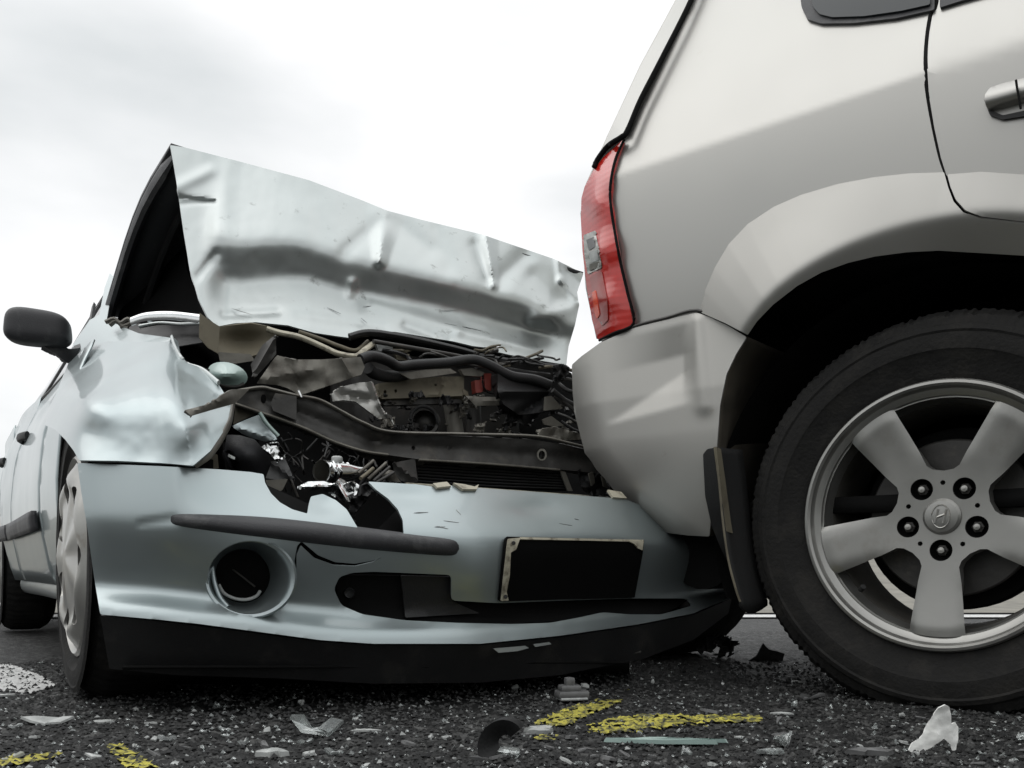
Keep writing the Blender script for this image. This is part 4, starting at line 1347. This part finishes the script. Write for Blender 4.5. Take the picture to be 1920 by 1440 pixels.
# door handle
hd = suv_sheet('door_handle', [(1846, 178), (1856, 164), (1880, 156), (1920, 146), (2010, 122), (2040, 124), (2044, 150), (2020, 172), (1930, 202), (1880, 214), (1858, 212), (1848, 198)], w_body, SILVER, dr, off=.026,
               mods=[lambda p: .022 * np.maximum(0, np.abs((p[:, 1] - (186 - (p[:, 0] - 1846) * .27)) / 26)) ** 2.2], step=6, rad=6, thick=.012)
suv_sheet('handle_recess', [(1844, 184), (1856, 205), (1880, 216), (1930, 205), (2030, 176), (2050, 150), (2052, 180), (2020, 196), (1930, 216), (1880, 224), (1856, 216)], w_body, BLACK, dr, off=.006, step=8, rad=3, thick=.004)
tube_v('handle_joint', [P(x, y, float(suv_cast([(x, y)], w_body, .034)[0])) for x, y in ((1905, 150), (1907, 165), (1910, 180), (1914, 204))], .0018, DEEP, dr, n=6)
# quarter window
wf_ = suv_sheet('window_frame', [(1492, -300), (1500, -10), (1503, 14), (1514, 36), (1540, 44), (1600, 43), (1680, 34), (1752, 18), (1752, -300)], w_body, GREYPL, qp, off=.006, step=14, rad=5, thick=.006)
suv_sheet('window_glass', [(1512, -300), (1520, -10), (1524, 12), (1536, 26), (1560, 32), (1620, 30), (1690, 20), (1744, 8), (1744, -300)], w_body, TINTED, qp, off=.011, step=14, rad=5, thick=.005)
suv_sheet('window_frame', [(1764, -300), (1762, 14), (1800, 2), (1850, -12), (2400, -150), (2400, -330)], w_body, GREYPL, dr, off=.006, step=18, rad=3, thick=.006)
# tail lamp
lamp_out = [(1168, 262), (1150, 278), (1130, 296), (1112, 320), (1096, 350), (1090, 372), (1089, 410), (1092, 470), (1100, 540), (1110, 600), (1120, 636), (1126, 637), (1150, 624), (1187, 608), (1176, 550), (1162, 490), (1150, 425), (1143, 372), (1144, 335), (1154, 296)]
_lr = [(1170, 258), (1152, 300), (1146, 335), (1145, 372), (1152, 425), (1164, 490), (1178, 550), (1189, 608)]
_lrd = suv_cast([(x + 5, y) for x, y in _lr], w_body)
_lc = [(x, y, d - .008) for (x, y), d in zip(_lr, _lrd)]
for (x, y, dd) in ((1130, 296, .05), (1112, 320, .075), (1096, 350, .10), (1089, 410, .125), (1092, 470, .13), (1100, 540, .125), (1110, 600, .115), (1120, 640, .11), (1120, 380, .030), (1122, 470, .032), (1134, 560, .030), (1148, 620, .030)):
    _lc.append((x, y, float(np.interp(y, [q[1] for q in _lr], _lrd)) - .008 + dd))
_lt = tps(_lc)


def lampD(off=0.0):
    return lambda p: _lt(p) - off


tl = sheet('tail_lamp', lamp_out, lifter(lampD()), LAMPRED, SUV, step=6, rad=3, thick=.012, label='tall red tail lamp with a small clear reversing lens')
sheet('reversing_lens', [(1094, 441), (1116, 432), (1122, 466), (1128, 502), (1102, 514), (1096, 480)], lifter(lampD(.004), [wob(10, .006, 3.2)]), HUBCAP, tl, step=4, rad=2, thick=.006)
for k, q in enumerate(([(1099, 450), (1113, 444), (1116, 462), (1104, 470)], [(1103, 474), (1118, 468), (1122, 488), (1108, 492)], [(1105, 495), (1123, 490), (1125, 500), (1105, 508)])):
    sheet('lens_facet', q, lifter(lampD(.0065)), (GREYCHIP, PALECHIP, STEEL)[k], tl, step=4, rad=1, thick=.002)
sheet('lamp_stripe', [(1106, 520), (1118, 512), (1128, 508), (1138, 560), (1140, 600), (1128, 612), (1114, 580)], lifter(lampD(.004)), LAMPDK, tl, step=6, rad=4, thick=.004)
sheet('lamp_glow', [(1110, 548), (1116, 544), (1124, 590), (1119, 598), (1114, 585)], lifter(lampD(.008)), LAMPOR, tl, step=5, rad=2, thick=.004)
tube_v('lamp_seal', [P(x, y, float(_lt(np.array([(x, y)]))[0])) for x, y in spline([(1170, 262), (1155, 296), (1146, 335), (1144, 372), (1151, 425), (1163, 490), (1177, 550), (1188, 606), (1150, 625), (1124, 638)], 5)], .0032, DEEP, tl, n=6)
# tailgate edge and its seal
seal = spline([(1392, -290), (1344, -120), (1294, 4), (1240, 112), (1200, 190), (1176, 246), (1164, 258), (1140, 274), (1120, 300), (1114, 314)], 6)
_sd = -.008 + suv_cast([(x + 14, y) for x, y in seal[:-14]], w_body)
_sl = list(zip(seal[:-14, 0], seal[:-14, 1], _sd)) + [(x, y, float(_lt(np.array([(x, y)]))[0])) for x, y in seal[-14:]]
tube_v('tailgate_seal', [P(x, y, d - .010) for x, y, d in _sl], .0062, DEEP, qp, n=8)
sil_px = [(1372, -300), (1322, -120), (1268, 0), (1236, 60), (1202, 122), (1160, 210), (1140, 255), (1116, 312)]
_gc = [(x, y, d + .004) for x, y, d in _sl[::4]] + [(x, y, float(np.interp(y, [q[1] for q in _sl], [q[2] for q in _sl])) + .07) for x, y in sil_px]
_gt = tps(_gc, .0005)
sheet('tailgate_edge', [(1395, -300), (1344, -120), (1294, 2), (1240, 110), (1200, 190), (1176, 246), (1140, 274), (1118, 302)] + sil_px[::-1], lifter(_gt), SILVER, SUV, step=9, thick=.003)
# rear bumper
def scoop(p):
    x, y = p[:, 0], p[:, 1]
    k = np.clip((x - 1135) / 120, 0, 1) * np.clip((1304 - x) / 22, 0, 1)
    ya, yb = 795 - (x - 1140) * .667, 797 - (x - 1140) * .27
    up = np.clip((yb - y) / np.maximum(yb - ya, 8), 0, 1)
    fade = np.clip((y - (600 + (1306 - x) * .24)) / 60, 0, 1)
    return .022 * k * up * fade


rb_out = [(1072, 684), (1090, 668), (1126, 642), (1190, 614), (1250, 599), (1306, 586), (1330, 594), (1364, 610), (1400, 632), (1380, 664), (1362, 702), (1350, 760), (1344, 840), (1338, 920), (1330, 1006), (1290, 1004), (1242, 998), (1190, 950), (1150, 915), (1118, 880), (1096, 845), (1082, 790), (1074, 740)]
rb = suv_sheet('rear_bumper', rb_out, w_bumper, SILVER_TRIM, step=6, rad=4, thick=.004, back=DEEP, mods=[scoop, soft((1308, 600), (1320, 760), 10, -.008, 16)],
               label='silver plastic rear bumper with a sculpted scoop')
tube_v('bumper_seam', [P(x, y, float(suv_cast([(x, y)], w_body, .01)[0])) for x, y in spline([(1130, 640), (1190, 612), (1250, 596), (1308, 582), (1360, 604), (1402, 626)], 4)], .0035, STEEL_DK, rb, n=6)
_be = spline([(1401, 631), (1381, 664), (1363, 702), (1351, 760), (1345, 840), (1339, 920), (1331, 1004)], 4)
_bd = suv_cast([(x - 6, y) for x, y in _be], w_bumper)
loft('bumper_return', [[P(x, y, d + .002) + Vector((SA[0], SA[1], 0)) * o_ for o_ in (0, .012, .03, .30)] for (x, y), d in zip(_be, _bd)], mat('road_dirt', (.06, .052, .04), .9, var=.3, vscale=20), rb, thick=.003)
# tail end of the vehicle, behind what the photo shows
def close_rear():
    left = [(1372, -300), (1322, -120), (1268, 0), (1202, 122), (1140, 255), (1100, 345), (1090, 400), (1100, 540), (1120, 634)]
    rows_ = []
    for (x, y) in left:
        a = P(x, y, float((_gt if y < 300 else _lt)(np.array([(x, y)]))[0]) + .012)
        rows_.append([a + Vector((SA[0], SA[1], 0)) * (1.5 * k / 6) + Vector((SB[0], SB[1], 0)) * .05 * math.sin(math.pi * k / 6) for k in range(7)])
    loft('tailgate', rows_, SILVER, SUV, thick=.005)
    left = [(1126, 644), (1074, 690), (1078, 770), (1098, 848), (1150, 915), (1242, 996)]
    rows_ = []
    for (x, y) in left:
        a = P(x, y, float(suv_cast([(x, y)], w_bumper, .0)[0]) + .012)
        rows_.append([a + Vector((SA[0], SA[1], 0)) * (1.56 * k / 6) + Vector((SB[0], SB[1], 0)) * .08 * math.sin(math.pi * k / 6) for k in range(7)])
    loft('bumper_rear', rows_, SILVER_TRIM, SUV, thick=.005)
    loft('roof', [[SW(s, .28 + 1.1 * k / 6, 1.70 + .04 * math.sin(math.pi * k / 6)) for k in range(7)] for s in (.12, -.4, -1.0, -1.6)], SILVER, SUV, thick=.02)
    loft('far_side', [[SW(s, 1.62, z) for z in (.4, .8, 1.2, 1.68)] for s in (.55, -.2, -1.0, -1.6)], SILVER, SUV, thick=.01)
    loft('underbody', [[SW(s, .05 + 1.5 * k / 4, .36) for k in range(5)] for s in (.60, -.2, -1.6)], DEEP, SUV, thick=.03)
    loft('light_block_wall', [[SW(s, .34, z) for z in (.40, .8, 1.35)] for s in (.55, .45, -.5, -1.6)], DEEP, SUV, thick=.02)  # dark wall added inside the body to stop light passing through
    loft('load_floor', [[SW(s, .03, .80 + .0), ][:1] + [SW(s, .4, .80)] for s in (.52, -.5, -1.6)], DEEP, SUV, thick=.02)
    # tow bar and silencer in the dark under the bumper
    tube_v('silencer', [SW(.50, .10 + .8 * k / 6, .27) for k in range(7)], .075, DEEP, SUV, n=18)


close_rear()


# SUV wheel
def stw(x, y, z):
    return SW(-x, y, max(.002, WZ + z))


def stwr(x, y, z):
    return stw(x * .962, y, z * .962)


sty = wheel(SUV, 'wheel', stw, WR, .229, .225, None, lugs=150, label='worn black tyre on a five spoke alloy wheel')
sty.name = 'wheel'
lathe('rim_lip', [(.236, .020), (.2415, .010), (.243, .002), (.240, -.003), (.235, -.004), (.231, .0), (.2295, .006), (.227, .010), (.222, .012), (.216, .016), (.214, .03), (.207, .05), (.203, .09), (.2, .15), (.205, .19)], stwr, ALLOY, sty, n=128, sharp=25)
lathe('rim_barrel', [(.2135, .035), (.206, .055), (.202, .09), (.199, .15), (.204, .195)], stwr, ALLOY_DK, sty, n=64)
wins, spk = [], []
for k in range(5):
    spk.append(math.radians(-90 - 1.5 + 72 * k))
for k in range(5):
    a, b = spk[k], spk[k] + math.radians(72)
    da, db = np.array((math.cos(a), math.sin(a))), np.array((math.cos(b), math.sin(b)))
    na, nb = np.array((-da[1], da[0])), np.array((db[1], -db[0]))
    mid = math.radians(36) + a
    dm = np.array((math.cos(mid), math.sin(mid)))
    pm = np.array((-dm[1], dm[0]))
    q = [da * .208 + na * .047, da * .160 + na * .0415, da * .118 + na * .0365, dm * .0915 - pm * .0275, dm * .085 - pm * .018, dm * .082, dm * .085 + pm * .018, dm * .0915 + pm * .0275, db * .118 + nb * .0365, db * .160 + nb * .0415, db * .208 + nb * .047]
    a1, b1 = math.atan2(q[-1][1], q[-1][0]), math.atan2(q[0][1], q[0][0])
    while a1 < b1:
        a1 += 2 * math.pi
    q += [np.array((math.cos(t), math.sin(t))) * .2128 for t in np.linspace(a1, b1, 9)]
    wins.append(q)
lugs_p = [np.array((math.cos(a), math.sin(a))) * .061 for a in spk]
pin_p = [np.array((math.cos(a + math.radians(36)), math.sin(a + math.radians(36)))) * .061 for a in spk]


def face_lift(p):
    r = np.hypot(p[:, 0], p[:, 1])
    th = np.arctan2(p[:, 1], p[:, 0])
    y = .012 + .018 * np.clip(1 - (r / .20) ** 2, 0, 1) + .008 * np.exp(-((r - .085) / .018) ** 2) * 0
    # spokes are crowned across their width
    dth = np.min(np.abs((th[:, None] - np.array(spk)[None] + math.pi) % (2 * math.pi) - math.pi), axis=1)
    y = y + .005 * np.clip(r * dth / .045, 0, 1.2) ** 4 * np.clip((r - .10) / .04, 0, 1)
    return np.array([stwr(x, yy, z) for (x, z), yy in zip(p, y)])


rim = sheet('rim', ellipse(0, 0, .2165, .2165, 120), face_lift, ALLOY, sty, holes=wins + [ellipse(q[0], q[1], .0195, .0195, 26) for q in lugs_p] + [ellipse(q[0], q[1], .0045, .0045, 8) for q in pin_p], step=.007, rad=0, thick=.026,
            toward=tuple(stw(0, -2, 0)), sharp=40, label='dusty grey five spoke alloy')
for q in lugs_p:
    lathe('nut_well', [(.0198, .030), (.0180, .045), (.0, .052)], lambda x, y, z, q=q: stwr(q[0] + x, y, q[1] + z), DEEP, sty, n=22)
    lathe('lug_nut', [(.0, .031), (.006, .031), (.0075, .034), (.0105, .036), (.0105, .047)], lambda x, y, z, q=q: stwr(q[0] + x, y, q[1] + z), STEEL_DK, sty, n=6, sharp=20)
    lathe('stud', [(.0, .026), (.0055, .027), (.006, .034)], lambda x, y, z, q=q: stwr(q[0] + x, y, q[1] + z), HUBCAP, sty, n=12)
cap = lathe('centre_cap', [(.0, .020), (.015, .0205), (.028, .023), (.0325, .027), (.0335, .034)], stwr, ALLOY, sty, n=48, sharp=30)
# slanted letter emblem in an oval on the cap
tube_v('emblem', [stwr(.0155 * math.cos(a) - .000, .0205, .021 * math.sin(a)) for a in np.linspace(0, 2 * math.pi, 25)], .0013, HUBCAP, sty, n=5, cap=False)
for ln in (((-.010, -.012), (-.004, .013)), ((.004, -.013), (.010, .012)), ((-.007, -.002), (.007, .003))):
    tube_v('emblem', [stwr(ln[0][0] + (ln[1][0] - ln[0][0]) * k / 4, .0203, ln[0][1] + (ln[1][1] - ln[0][1]) * k / 4) for k in range(5)], .0022, HUBCAP, sty, n=6)
lathe('backplate', [(.0, .125), (.168, .125), (.172, .13), (.172, .16), (.0, .16)], stwr, DEEP, sty, n=48)
lathe('brake_disc', [(.06, .085), (.143, .085), (.146, .088), (.146, .10), (.06, .10)], stwr, STEEL_DK, sty, n=64)
lathe('brake_hub', [(.0, .06), (.062, .06), (.075, .07), (.078, .10)], stwr, BLACK, sty, n=32)
tube_v('valve', [stwr(-.145, .03, -.135), stwr(-.137, .022, -.128)], .005, DARKRUB, sty, n=8)
# arch liner and mud flap
lathe('arch_liner', [(.425, .010), (.430, .05), (.440, .33)], stw, DEEP, SUV, n=70, a0=-.35, a1=math.pi + .36)
sheet('arch_wall', [(-.43, .0), (-.40, .2), (-.25, .37), (0, .43), (.25, .37), (.43, .2), (.43, -.02), (.3, -.05), (-.3, -.05)], lambda p: np.array([stw(q[0], .33, q[1]) for q in p]), DEEP, SUV, step=.08, thick=.01)
fl_edge = spline([(1340, 838, 1.765), (1348, 900, 1.765), (1356, 980, 1.76), (1366, 1050, 1.755), (1380, 1105, 1.75), (1388, 1128, 1.75)], 5)
fr = []
for (x, y, d) in fl_edge:
    a = P(x, y, d)
    fr.append([a + Vector((SA[0], SA[1], 0)) * (.075 * k / 5) - Vector((SB[0], SB[1], 0)) * .02 * (k / 5) ** 2 for k in range(6)])
last = fr[-1]
fr.append([last[k] - Vector((0, 0, .020 * math.sin(math.pi * (k + .5) / 6) + .004)) for k in range(6)])
mf = loft('mud_flap', fr, DARKRUB, SUV, thick=.006, label='black rubber mud flap with a muddy rim')
tube_v('flap_rim', [P(*q) for q in fl_edge], .0024, TAN, mf, n=6)
suv_sheet('flap_mount', [(1318, 852), (1326, 842), (1346, 838), (1350, 900), (1358, 990), (1368, 1060), (1352, 1030), (1334, 985), (1322, 930)], w_bumper, BLACK, mf, off=.010, step=8, rad=3, thick=.008)
sheet('flap_strip', [(1344, 838), (1352, 842), (1360, 900), (1370, 975), (1374, 1000), (1362, 996), (1352, 920)], lifter([(1344, 838, 1.75), (1364, 900, 1.775), (1380, 1000, 1.775), (1355, 1000, 1.75)]), TAN, mf, step=7, thick=.004)
tube_v('bumper_lip', [P(x, y, 1.80) for x, y in ((1396, 640), (1370, 690), (1356, 740), (1350, 800), (1347, 838))], .004, TAN, rb, n=6)

# ------------------------------------------------------------------ debris on the road
def chip_mesh(kind, w, d, h, seed, n=9, curl=0.0, mat_=PALECHIP):
    rg = random.Random(seed)
    ang = sorted(rg.uniform(0, 2 * math.pi) for _ in range(n))
    ring = [(w * .5 * math.cos(a) * rg.uniform(.5, 1.2), d * .5 * math.sin(a) * rg.uniform(.5, 1.2)) for a in ang]
    V, Fc = [], []
    for lev, (sc_, z) in enumerate(((1.0, 0.0), (.96, h), (.5, h * 1.25))):
        for x, y in ring:
            V.append((x * sc_, y * sc_, z + curl * ((x / w) ** 2 * 4) * 1.0 + (rg.uniform(-.1, .2) * h)))
    V.append((0, 0, h * 1.2))
    for lev in range(2):
        for k in range(n):
            a, b = lev * n + k, lev * n + (k + 1) % n
            Fc.append((a, b, b + n, a + n))
    for k in range(n):
        Fc.append((2 * n + k, 2 * n + (k + 1) % n, 3 * n))
    Fc.append(tuple(range(n - 1, -1, -1)))
    return mesh_np(kind, V, Fc, mat_, True, 25)


def put(name, me, px, py, rz=0.0, tilt=(0, 0), label=None, cat=None, group=None, dz=0.0):
    x, y = G(px, py)
    o = link(name, me)
    o.location = (x, y, hz(x, y) + .001 + dz)
    o.rotation_euler = (tilt[0], tilt[1], rz)
    return tag(o, label, cat, group)


def local_sheet(name, out, zf, mat_, thick, step=.004, rad=.002):
    """free-form sheet in its own space: outline in x, z lifted by y = zf"""
    o = sheet(name, out, lambda p: np.stack([p[:, 0], zf(p), p[:, 1]], 1), mat_, None, step=step, rad=rad, thick=thick, toward=(0, -5, 0))
    return o


def drop(o, px, py, rz=0.0, dz=0.0, tilt=(0, 0)):
    x, y = G(px, py)
    o.location = (x, y, hz(x, y) + dz)
    o.rotation_euler = (tilt[0], tilt[1], rz)
    return o


def wv(amp, s, seed):
    return lambda p: np.array([amp * noise.fractal(Vector((q[0] / s, q[1] / s, seed)), 1, 2, 3) for q in p])


# white crumpled tissue, standing on two points
sx = 1 / (F / 1.20)


def tissue():
    out = [(-56, 2), (-50, 14), (-30, 30), (-20, 56), (-10, 82), (0, 88), (14, 82), (20, 66), (22, 50), (34, 52), (42, 42), (40, 20), (34, 2), (26, 0), (22, 12), (8, 24), (-4, 18), (-14, 6), (-30, -2), (-44, -6)]
    out = [(a * sx, b * sx) for a, b in out]
    f = wv(.004, .03, 2.2)
    o = local_sheet('tissue', out, lambda p: f(p) - .012 * np.cos(p[:, 0] / .011) * (p[:, 1] / .06) + .003 * np.abs(np.sin(p[:, 0] / .007 + p[:, 1] / .03)), TISSUE, .0015, step=.0028, rad=.002)
    drop(o, 1762, 1416, 0.1, .004)
    return tag(o, 'crumpled white paper tissue standing on the road by the wheel', 'tissue')


tissue()


def black_arc():
    n = 22
    V, Fc = [], []
    for k in range(n):
        a = math.radians(70 + 190 * k / (n - 1))
        for (r, z) in ((.030, .004), (.036, .0), (.036, .030), (.010, .030)):
            V.append((r * math.cos(a) * 1.0, z - .011, r * math.sin(a) * 1.15 + .028))
    for k in range(n - 1):
        for j in range(4):
            a, b = k * 4 + j, k * 4 + (j + 1) % 4
            Fc.append((a, b, b + 4, a + 4))
    Fc += [(0, 1, 2, 3), tuple((n - 1) * 4 + j for j in (3, 2, 1, 0))]
    o = link('plastic_ring_piece', mesh_np('plastic_ring_piece', V, Fc, BLACK, True, 30))
    o.scale = (.8, .8, .8)
    drop(o, 925, 1430, -.2, .0, (0, .55))
    tag(o, 'curved piece of black plastic ring standing on the near edge of the road', 'debris')


black_arc()


def connector():
    t = Thing('plastic_connector', (*G(1072, 1318), 0), 'small grey plastic connector with a stepped body beside the yellow paint', 'debris')
    x, y = G(1072, 1318)
    ax = ((.97, .2, 0), (-.2, .97, 0), (0, 0, 1))
    b_ = rbox('body', Vector((x, y, .016)), ax, (.030, .02, .007), GREYCHIP, t, p=8, n=4)
    rbox('step', Vector((x - .004, y, .026)), ax, (.020, .016, .007), GREYCHIP, t, p=6, n=4)
    rbox('plug', Vector((x - .004, y, .038)), ax, (.009, .009, .008), GREYCHIP, t, p=6, n=4)
    rbox('flange', Vector((x, y, .009)), ax, (.027, .022, .003), PALECHIP, t, p=8, n=3)


connector()
big = [
    ('lens_piece', 588, 1384, .070, .030, .012, CLEAR, .020, .3, (.3, .15), 'curved clear lamp lens piece lying in front of the blue bumper', 'debris'),
    ('lens_piece', 515, 1424, .048, .032, .013, PALECHIP, .0, .1, (0, 0), 'rounded milky lens lump in the near foreground', 'debris'),
    ('glass_strip', 1250, 1400, .185, .022, .004, GLASSG, .0, -.06, (0, 0), 'long flat strip of green tinted glass', 'glass'),
    ('plastic_strip', 1632, 1424, .056, .018, .006, GREYCHIP, .0, -.1, (.15, 0), 'flat grey plastic strip near the white tissue', 'debris'),
    ('lens_piece', 1448, 1418, .040, .020, .010, CLEAR, .0, .2, (0, 0), 'clear boxy lens fragment below the long yellow streak', 'debris'),
    ('lens_piece', 1466, 1402, .036, .022, .012, CLEAR, .010, .8, (.4, 0), 'upright clear lens fragment beside a boxy one', 'debris'),
    ('plastic_sliver', 1492, 1282, .030, .016, .006, PALECHIP, .0, .1, (.2, .1), 'white oval chip between the two cars', 'debris'),
    ('plastic_sliver', 1522, 1322, .042, .018, .007, GREYCHIP, .012, .1, (.2, 0), 'grey arched chip in front of the silver car wheel', 'debris'),
    ('plastic_sliver', 1462, 1344, .044, .010, .005, PALECHIP, .0, -.3, (.2, 0), 'slim pale sliver near the end of the yellow streak', 'debris'),
    ('plastic_sliver', 95, 1360, .075, .040, .006, PALECHIP, .006, .2, (.1, 0), 'flat pale plastic flake in front of the blue car wheel', 'debris'),
    ('plastic_sliver', 195, 1356, .042, .012, .005, PALECHIP, .0, .15, (.2, 0), 'narrow white splinter just right of the blue car wheel', 'debris'),
    ('plastic_sliver', 284, 1359, .022, .008, .005, PALECHIP, .0, 0, (0, 0), 'small bright white bar in the shade of the bumper', 'debris'),
    ('plastic_sliver', 690, 1376, .038, .012, .005, PALECHIP, .0, -.05, (.1, 0), 'thin white splinter right of the curved lens piece', 'debris'),
    ('plastic_sliver', 838, 1388, .022, .014, .006, PALECHIP, .0, .4, (.1, 0), 'bright white pebble shaped chip left of the black ring piece', 'debris'),
    ('lens_piece', 1010, 1378, .040, .024, .014, PALECHIP, .0, .3, (.3, 0), 'pale chunk at the left end of the yellow stroke', 'debris'),
    ('lens_piece', 955, 1418, .044, .022, .014, CLEAR, .0, .3, (.3, .1), 'clear crumpled chunk leaning inside the black ring piece', 'debris'),
    ('plastic_sliver', 8, 1310, .040, .014, .006, PALECHIP, .0, .5, (.1, 0), 'white splinter at the left edge below the painted line', 'debris'),
    ('plastic_sliver', 1240, 1345, .050, .012, .004, GREYCHIP, .0, -.1, (0, 0), 'dull grey sliver above the long yellow streak', 'debris'),
]
for k, (nm, px, py, w_, d_, h_, m_, curl, rz, tilt, lab, cat) in enumerate(big):
    put(nm, chip_mesh(nm, w_, d_, h_ * .5 + (.003 if 'strip' in nm else 0), 40 + k, 13, curl, m_), px, py, rz, tilt, lab, cat, dz=.004 if 'strip' in nm else .001)
# black clump and black triangular shard between the cars


def clump():
    V, Fc = [], []
    rg = random.Random(5)
    for k in range(30):
        a, b = rg.uniform(0, 6.28), rg.uniform(0, 1.3)
        c_ = Vector((.045 * math.cos(a) * math.cos(b), .035 * math.sin(a) * math.cos(b), .045 * math.sin(b) + .006))
        d1 = Vector((rg.uniform(-1, 1), rg.uniform(-1, 1), rg.uniform(-1, 1))).normalized() * rg.uniform(.012, .03)
        d2 = Vector((rg.uniform(-1, 1), rg.uniform(-1, 1), rg.uniform(-1, 1))).normalized() * rg.uniform(.010, .022)
        d3 = d1.cross(d2).normalized() * .002
        s = len(V)
        V += [c_ - d1 - d3, c_ + d2 - d3, c_ + d1 - d3, c_ - d2 - d3, c_ - d1 + d3, c_ + d2 + d3, c_ + d1 + d3, c_ - d2 + d3]
        Fc += [(s, s + 1, s + 2, s + 3), (s + 7, s + 6, s + 5, s + 4), (s, s + 4, s + 5, s + 1), (s + 1, s + 5, s + 6, s + 2), (s + 2, s + 6, s + 7, s + 3), (s + 3, s + 7, s + 4, s)]
    o = link('plastic_clump', mesh_np('plastic_clump', V, Fc, BLACK, False))
    drop(o, 1345, 1236, 0, 0)
    tag(o, 'tangled clump of shattered black plastic behind the silver wheel', 'debris')
    o = local_sheet('plastic_shard', [(-.05, 0), (-.03, .012), (-.008, .045), (.006, .03), (.05, .018), (.045, 0)], wv(.012, .05, 1), DARKRUB, .004, step=.008, rad=0)
    drop(o, 1438, 1240, .2, 0)
    tag(o, 'black triangular plastic shard close to the silver wheel', 'debris')


clump()
# loose shards one could pick up
kinds = [('pale', .022, .013, .0028, PALECHIP), ('clear', .016, .012, .0035, CLEAR), ('grey', .026, .010, .003, GREYCHIP), ('pale', .012, .010, .004, PALECHIP), ('grey', .032, .014, .003, GREYCHIP), ('clear', .022, .014, .003, CLEAR)]
protos = [(kd, chip_mesh('glass_shard', w_, d_, h_, 90 + k, 7, .004 if k % 2 else 0, m_)) for k, (kd, w_, d_, h_, m_) in enumerate(kinds * 2)]
taken = [(q[1], q[2]) for q in big]
cnt = 0
while cnt < 190:
    py = 1440 - 205 * random.random() ** 1.5
    px = random.uniform(0, 1920)
    if py < 1330 and (px < 330 or px > 1420):
        continue
    if py < 1300 and random.random() < .45:
        continue
    if px < 110 and py < 1310:
        continue
    if any(abs(px - a) < 22 and abs(py - b) < 12 for a, b in taken):
        continue
    taken.append((px, py))
    kd, me = random.choice(protos)
    zone = 'in the left foreground' if px < 480 and py > 1370 else 'in the middle foreground' if px < 1000 and py > 1370 else 'around the green glass strip' if px < 1420 and py > 1370 else 'around the white tissue' if py > 1370 \
        else 'in the shade of the blue bumper' if px < 1000 else 'between the blue bumper and silver wheel' if px < 1500 else 'in front of the silver wheel'
    o = put('glass_shard', me, px, py, random.uniform(0, 6.28), (random.uniform(-.35, .35), random.uniform(-.35, .35)),
            'small %s shard of broken lamp or trim %s' % (kd, zone), 'shard', '%s shards lying %s' % (kd, zone))
    sc_ = .45 + 1.0 * random.random() ** 2
    o.scale = (sc_, sc_, sc_)
    cnt += 1


# crumbs of glass and grit nobody could count
def crumbs(name, n, m_, smin, smax, seed, zlift=.002):
    rg = random.Random(seed)
    V, Fc = [], []
    for k in range(n):
        y = 1.0 + 1.3 * rg.random() ** 1.6
        x = rg.uniform(-.66 * y, .66 * y)
        s = rg.uniform(smin, smax)
        z = hz(x, y) + zlift
        b = len(V)
        for d in ((1, 0, 0), (-.5, .87, 0), (-.5, -.87, 0), (0, 0, 1), (0.1, 0, -.5)):
            V.append((x + s * d[0] * rg.uniform(.6, 1.3), y + s * d[1] * rg.uniform(.6, 1.3), z + s * d[2] * rg.uniform(.5, 1.0)))
        Fc += [(b, b + 1, b + 3), (b + 1, b + 2, b + 3), (b + 2, b, b + 3), (b + 1, b, b + 4), (b + 2, b + 1, b + 4), (b, b + 2, b + 4)]
    o = link(name, mesh_np(name, V, Fc, m_, False))
    tag(o, 'tiny crumbs of glass and grit strewn over the asphalt', 'grit', None, 'stuff')


crumbs('glass_crumbs', 900, PALECHIP, .0008, .003, 1)
crumbs('clear_crumbs', 1500, CLEAR, .0015, .0055, 6)
crumbs('pale_crumbs', 160, PALECHIP, .003, .0055, 9)
crumbs('black_crumbs', 900, BLACK, .003, .008, 10)
crumbs('grit', 8000, mat('grit_grey', (0.05, 0.05, 0.049), .7, var=.4, vscale=90), .002, .0055, 2)
crumbs('dark_grit', 7000, mat('grit_dark', (0.02, 0.02, 0.02), .6, var=.3), .002, .006, 3)
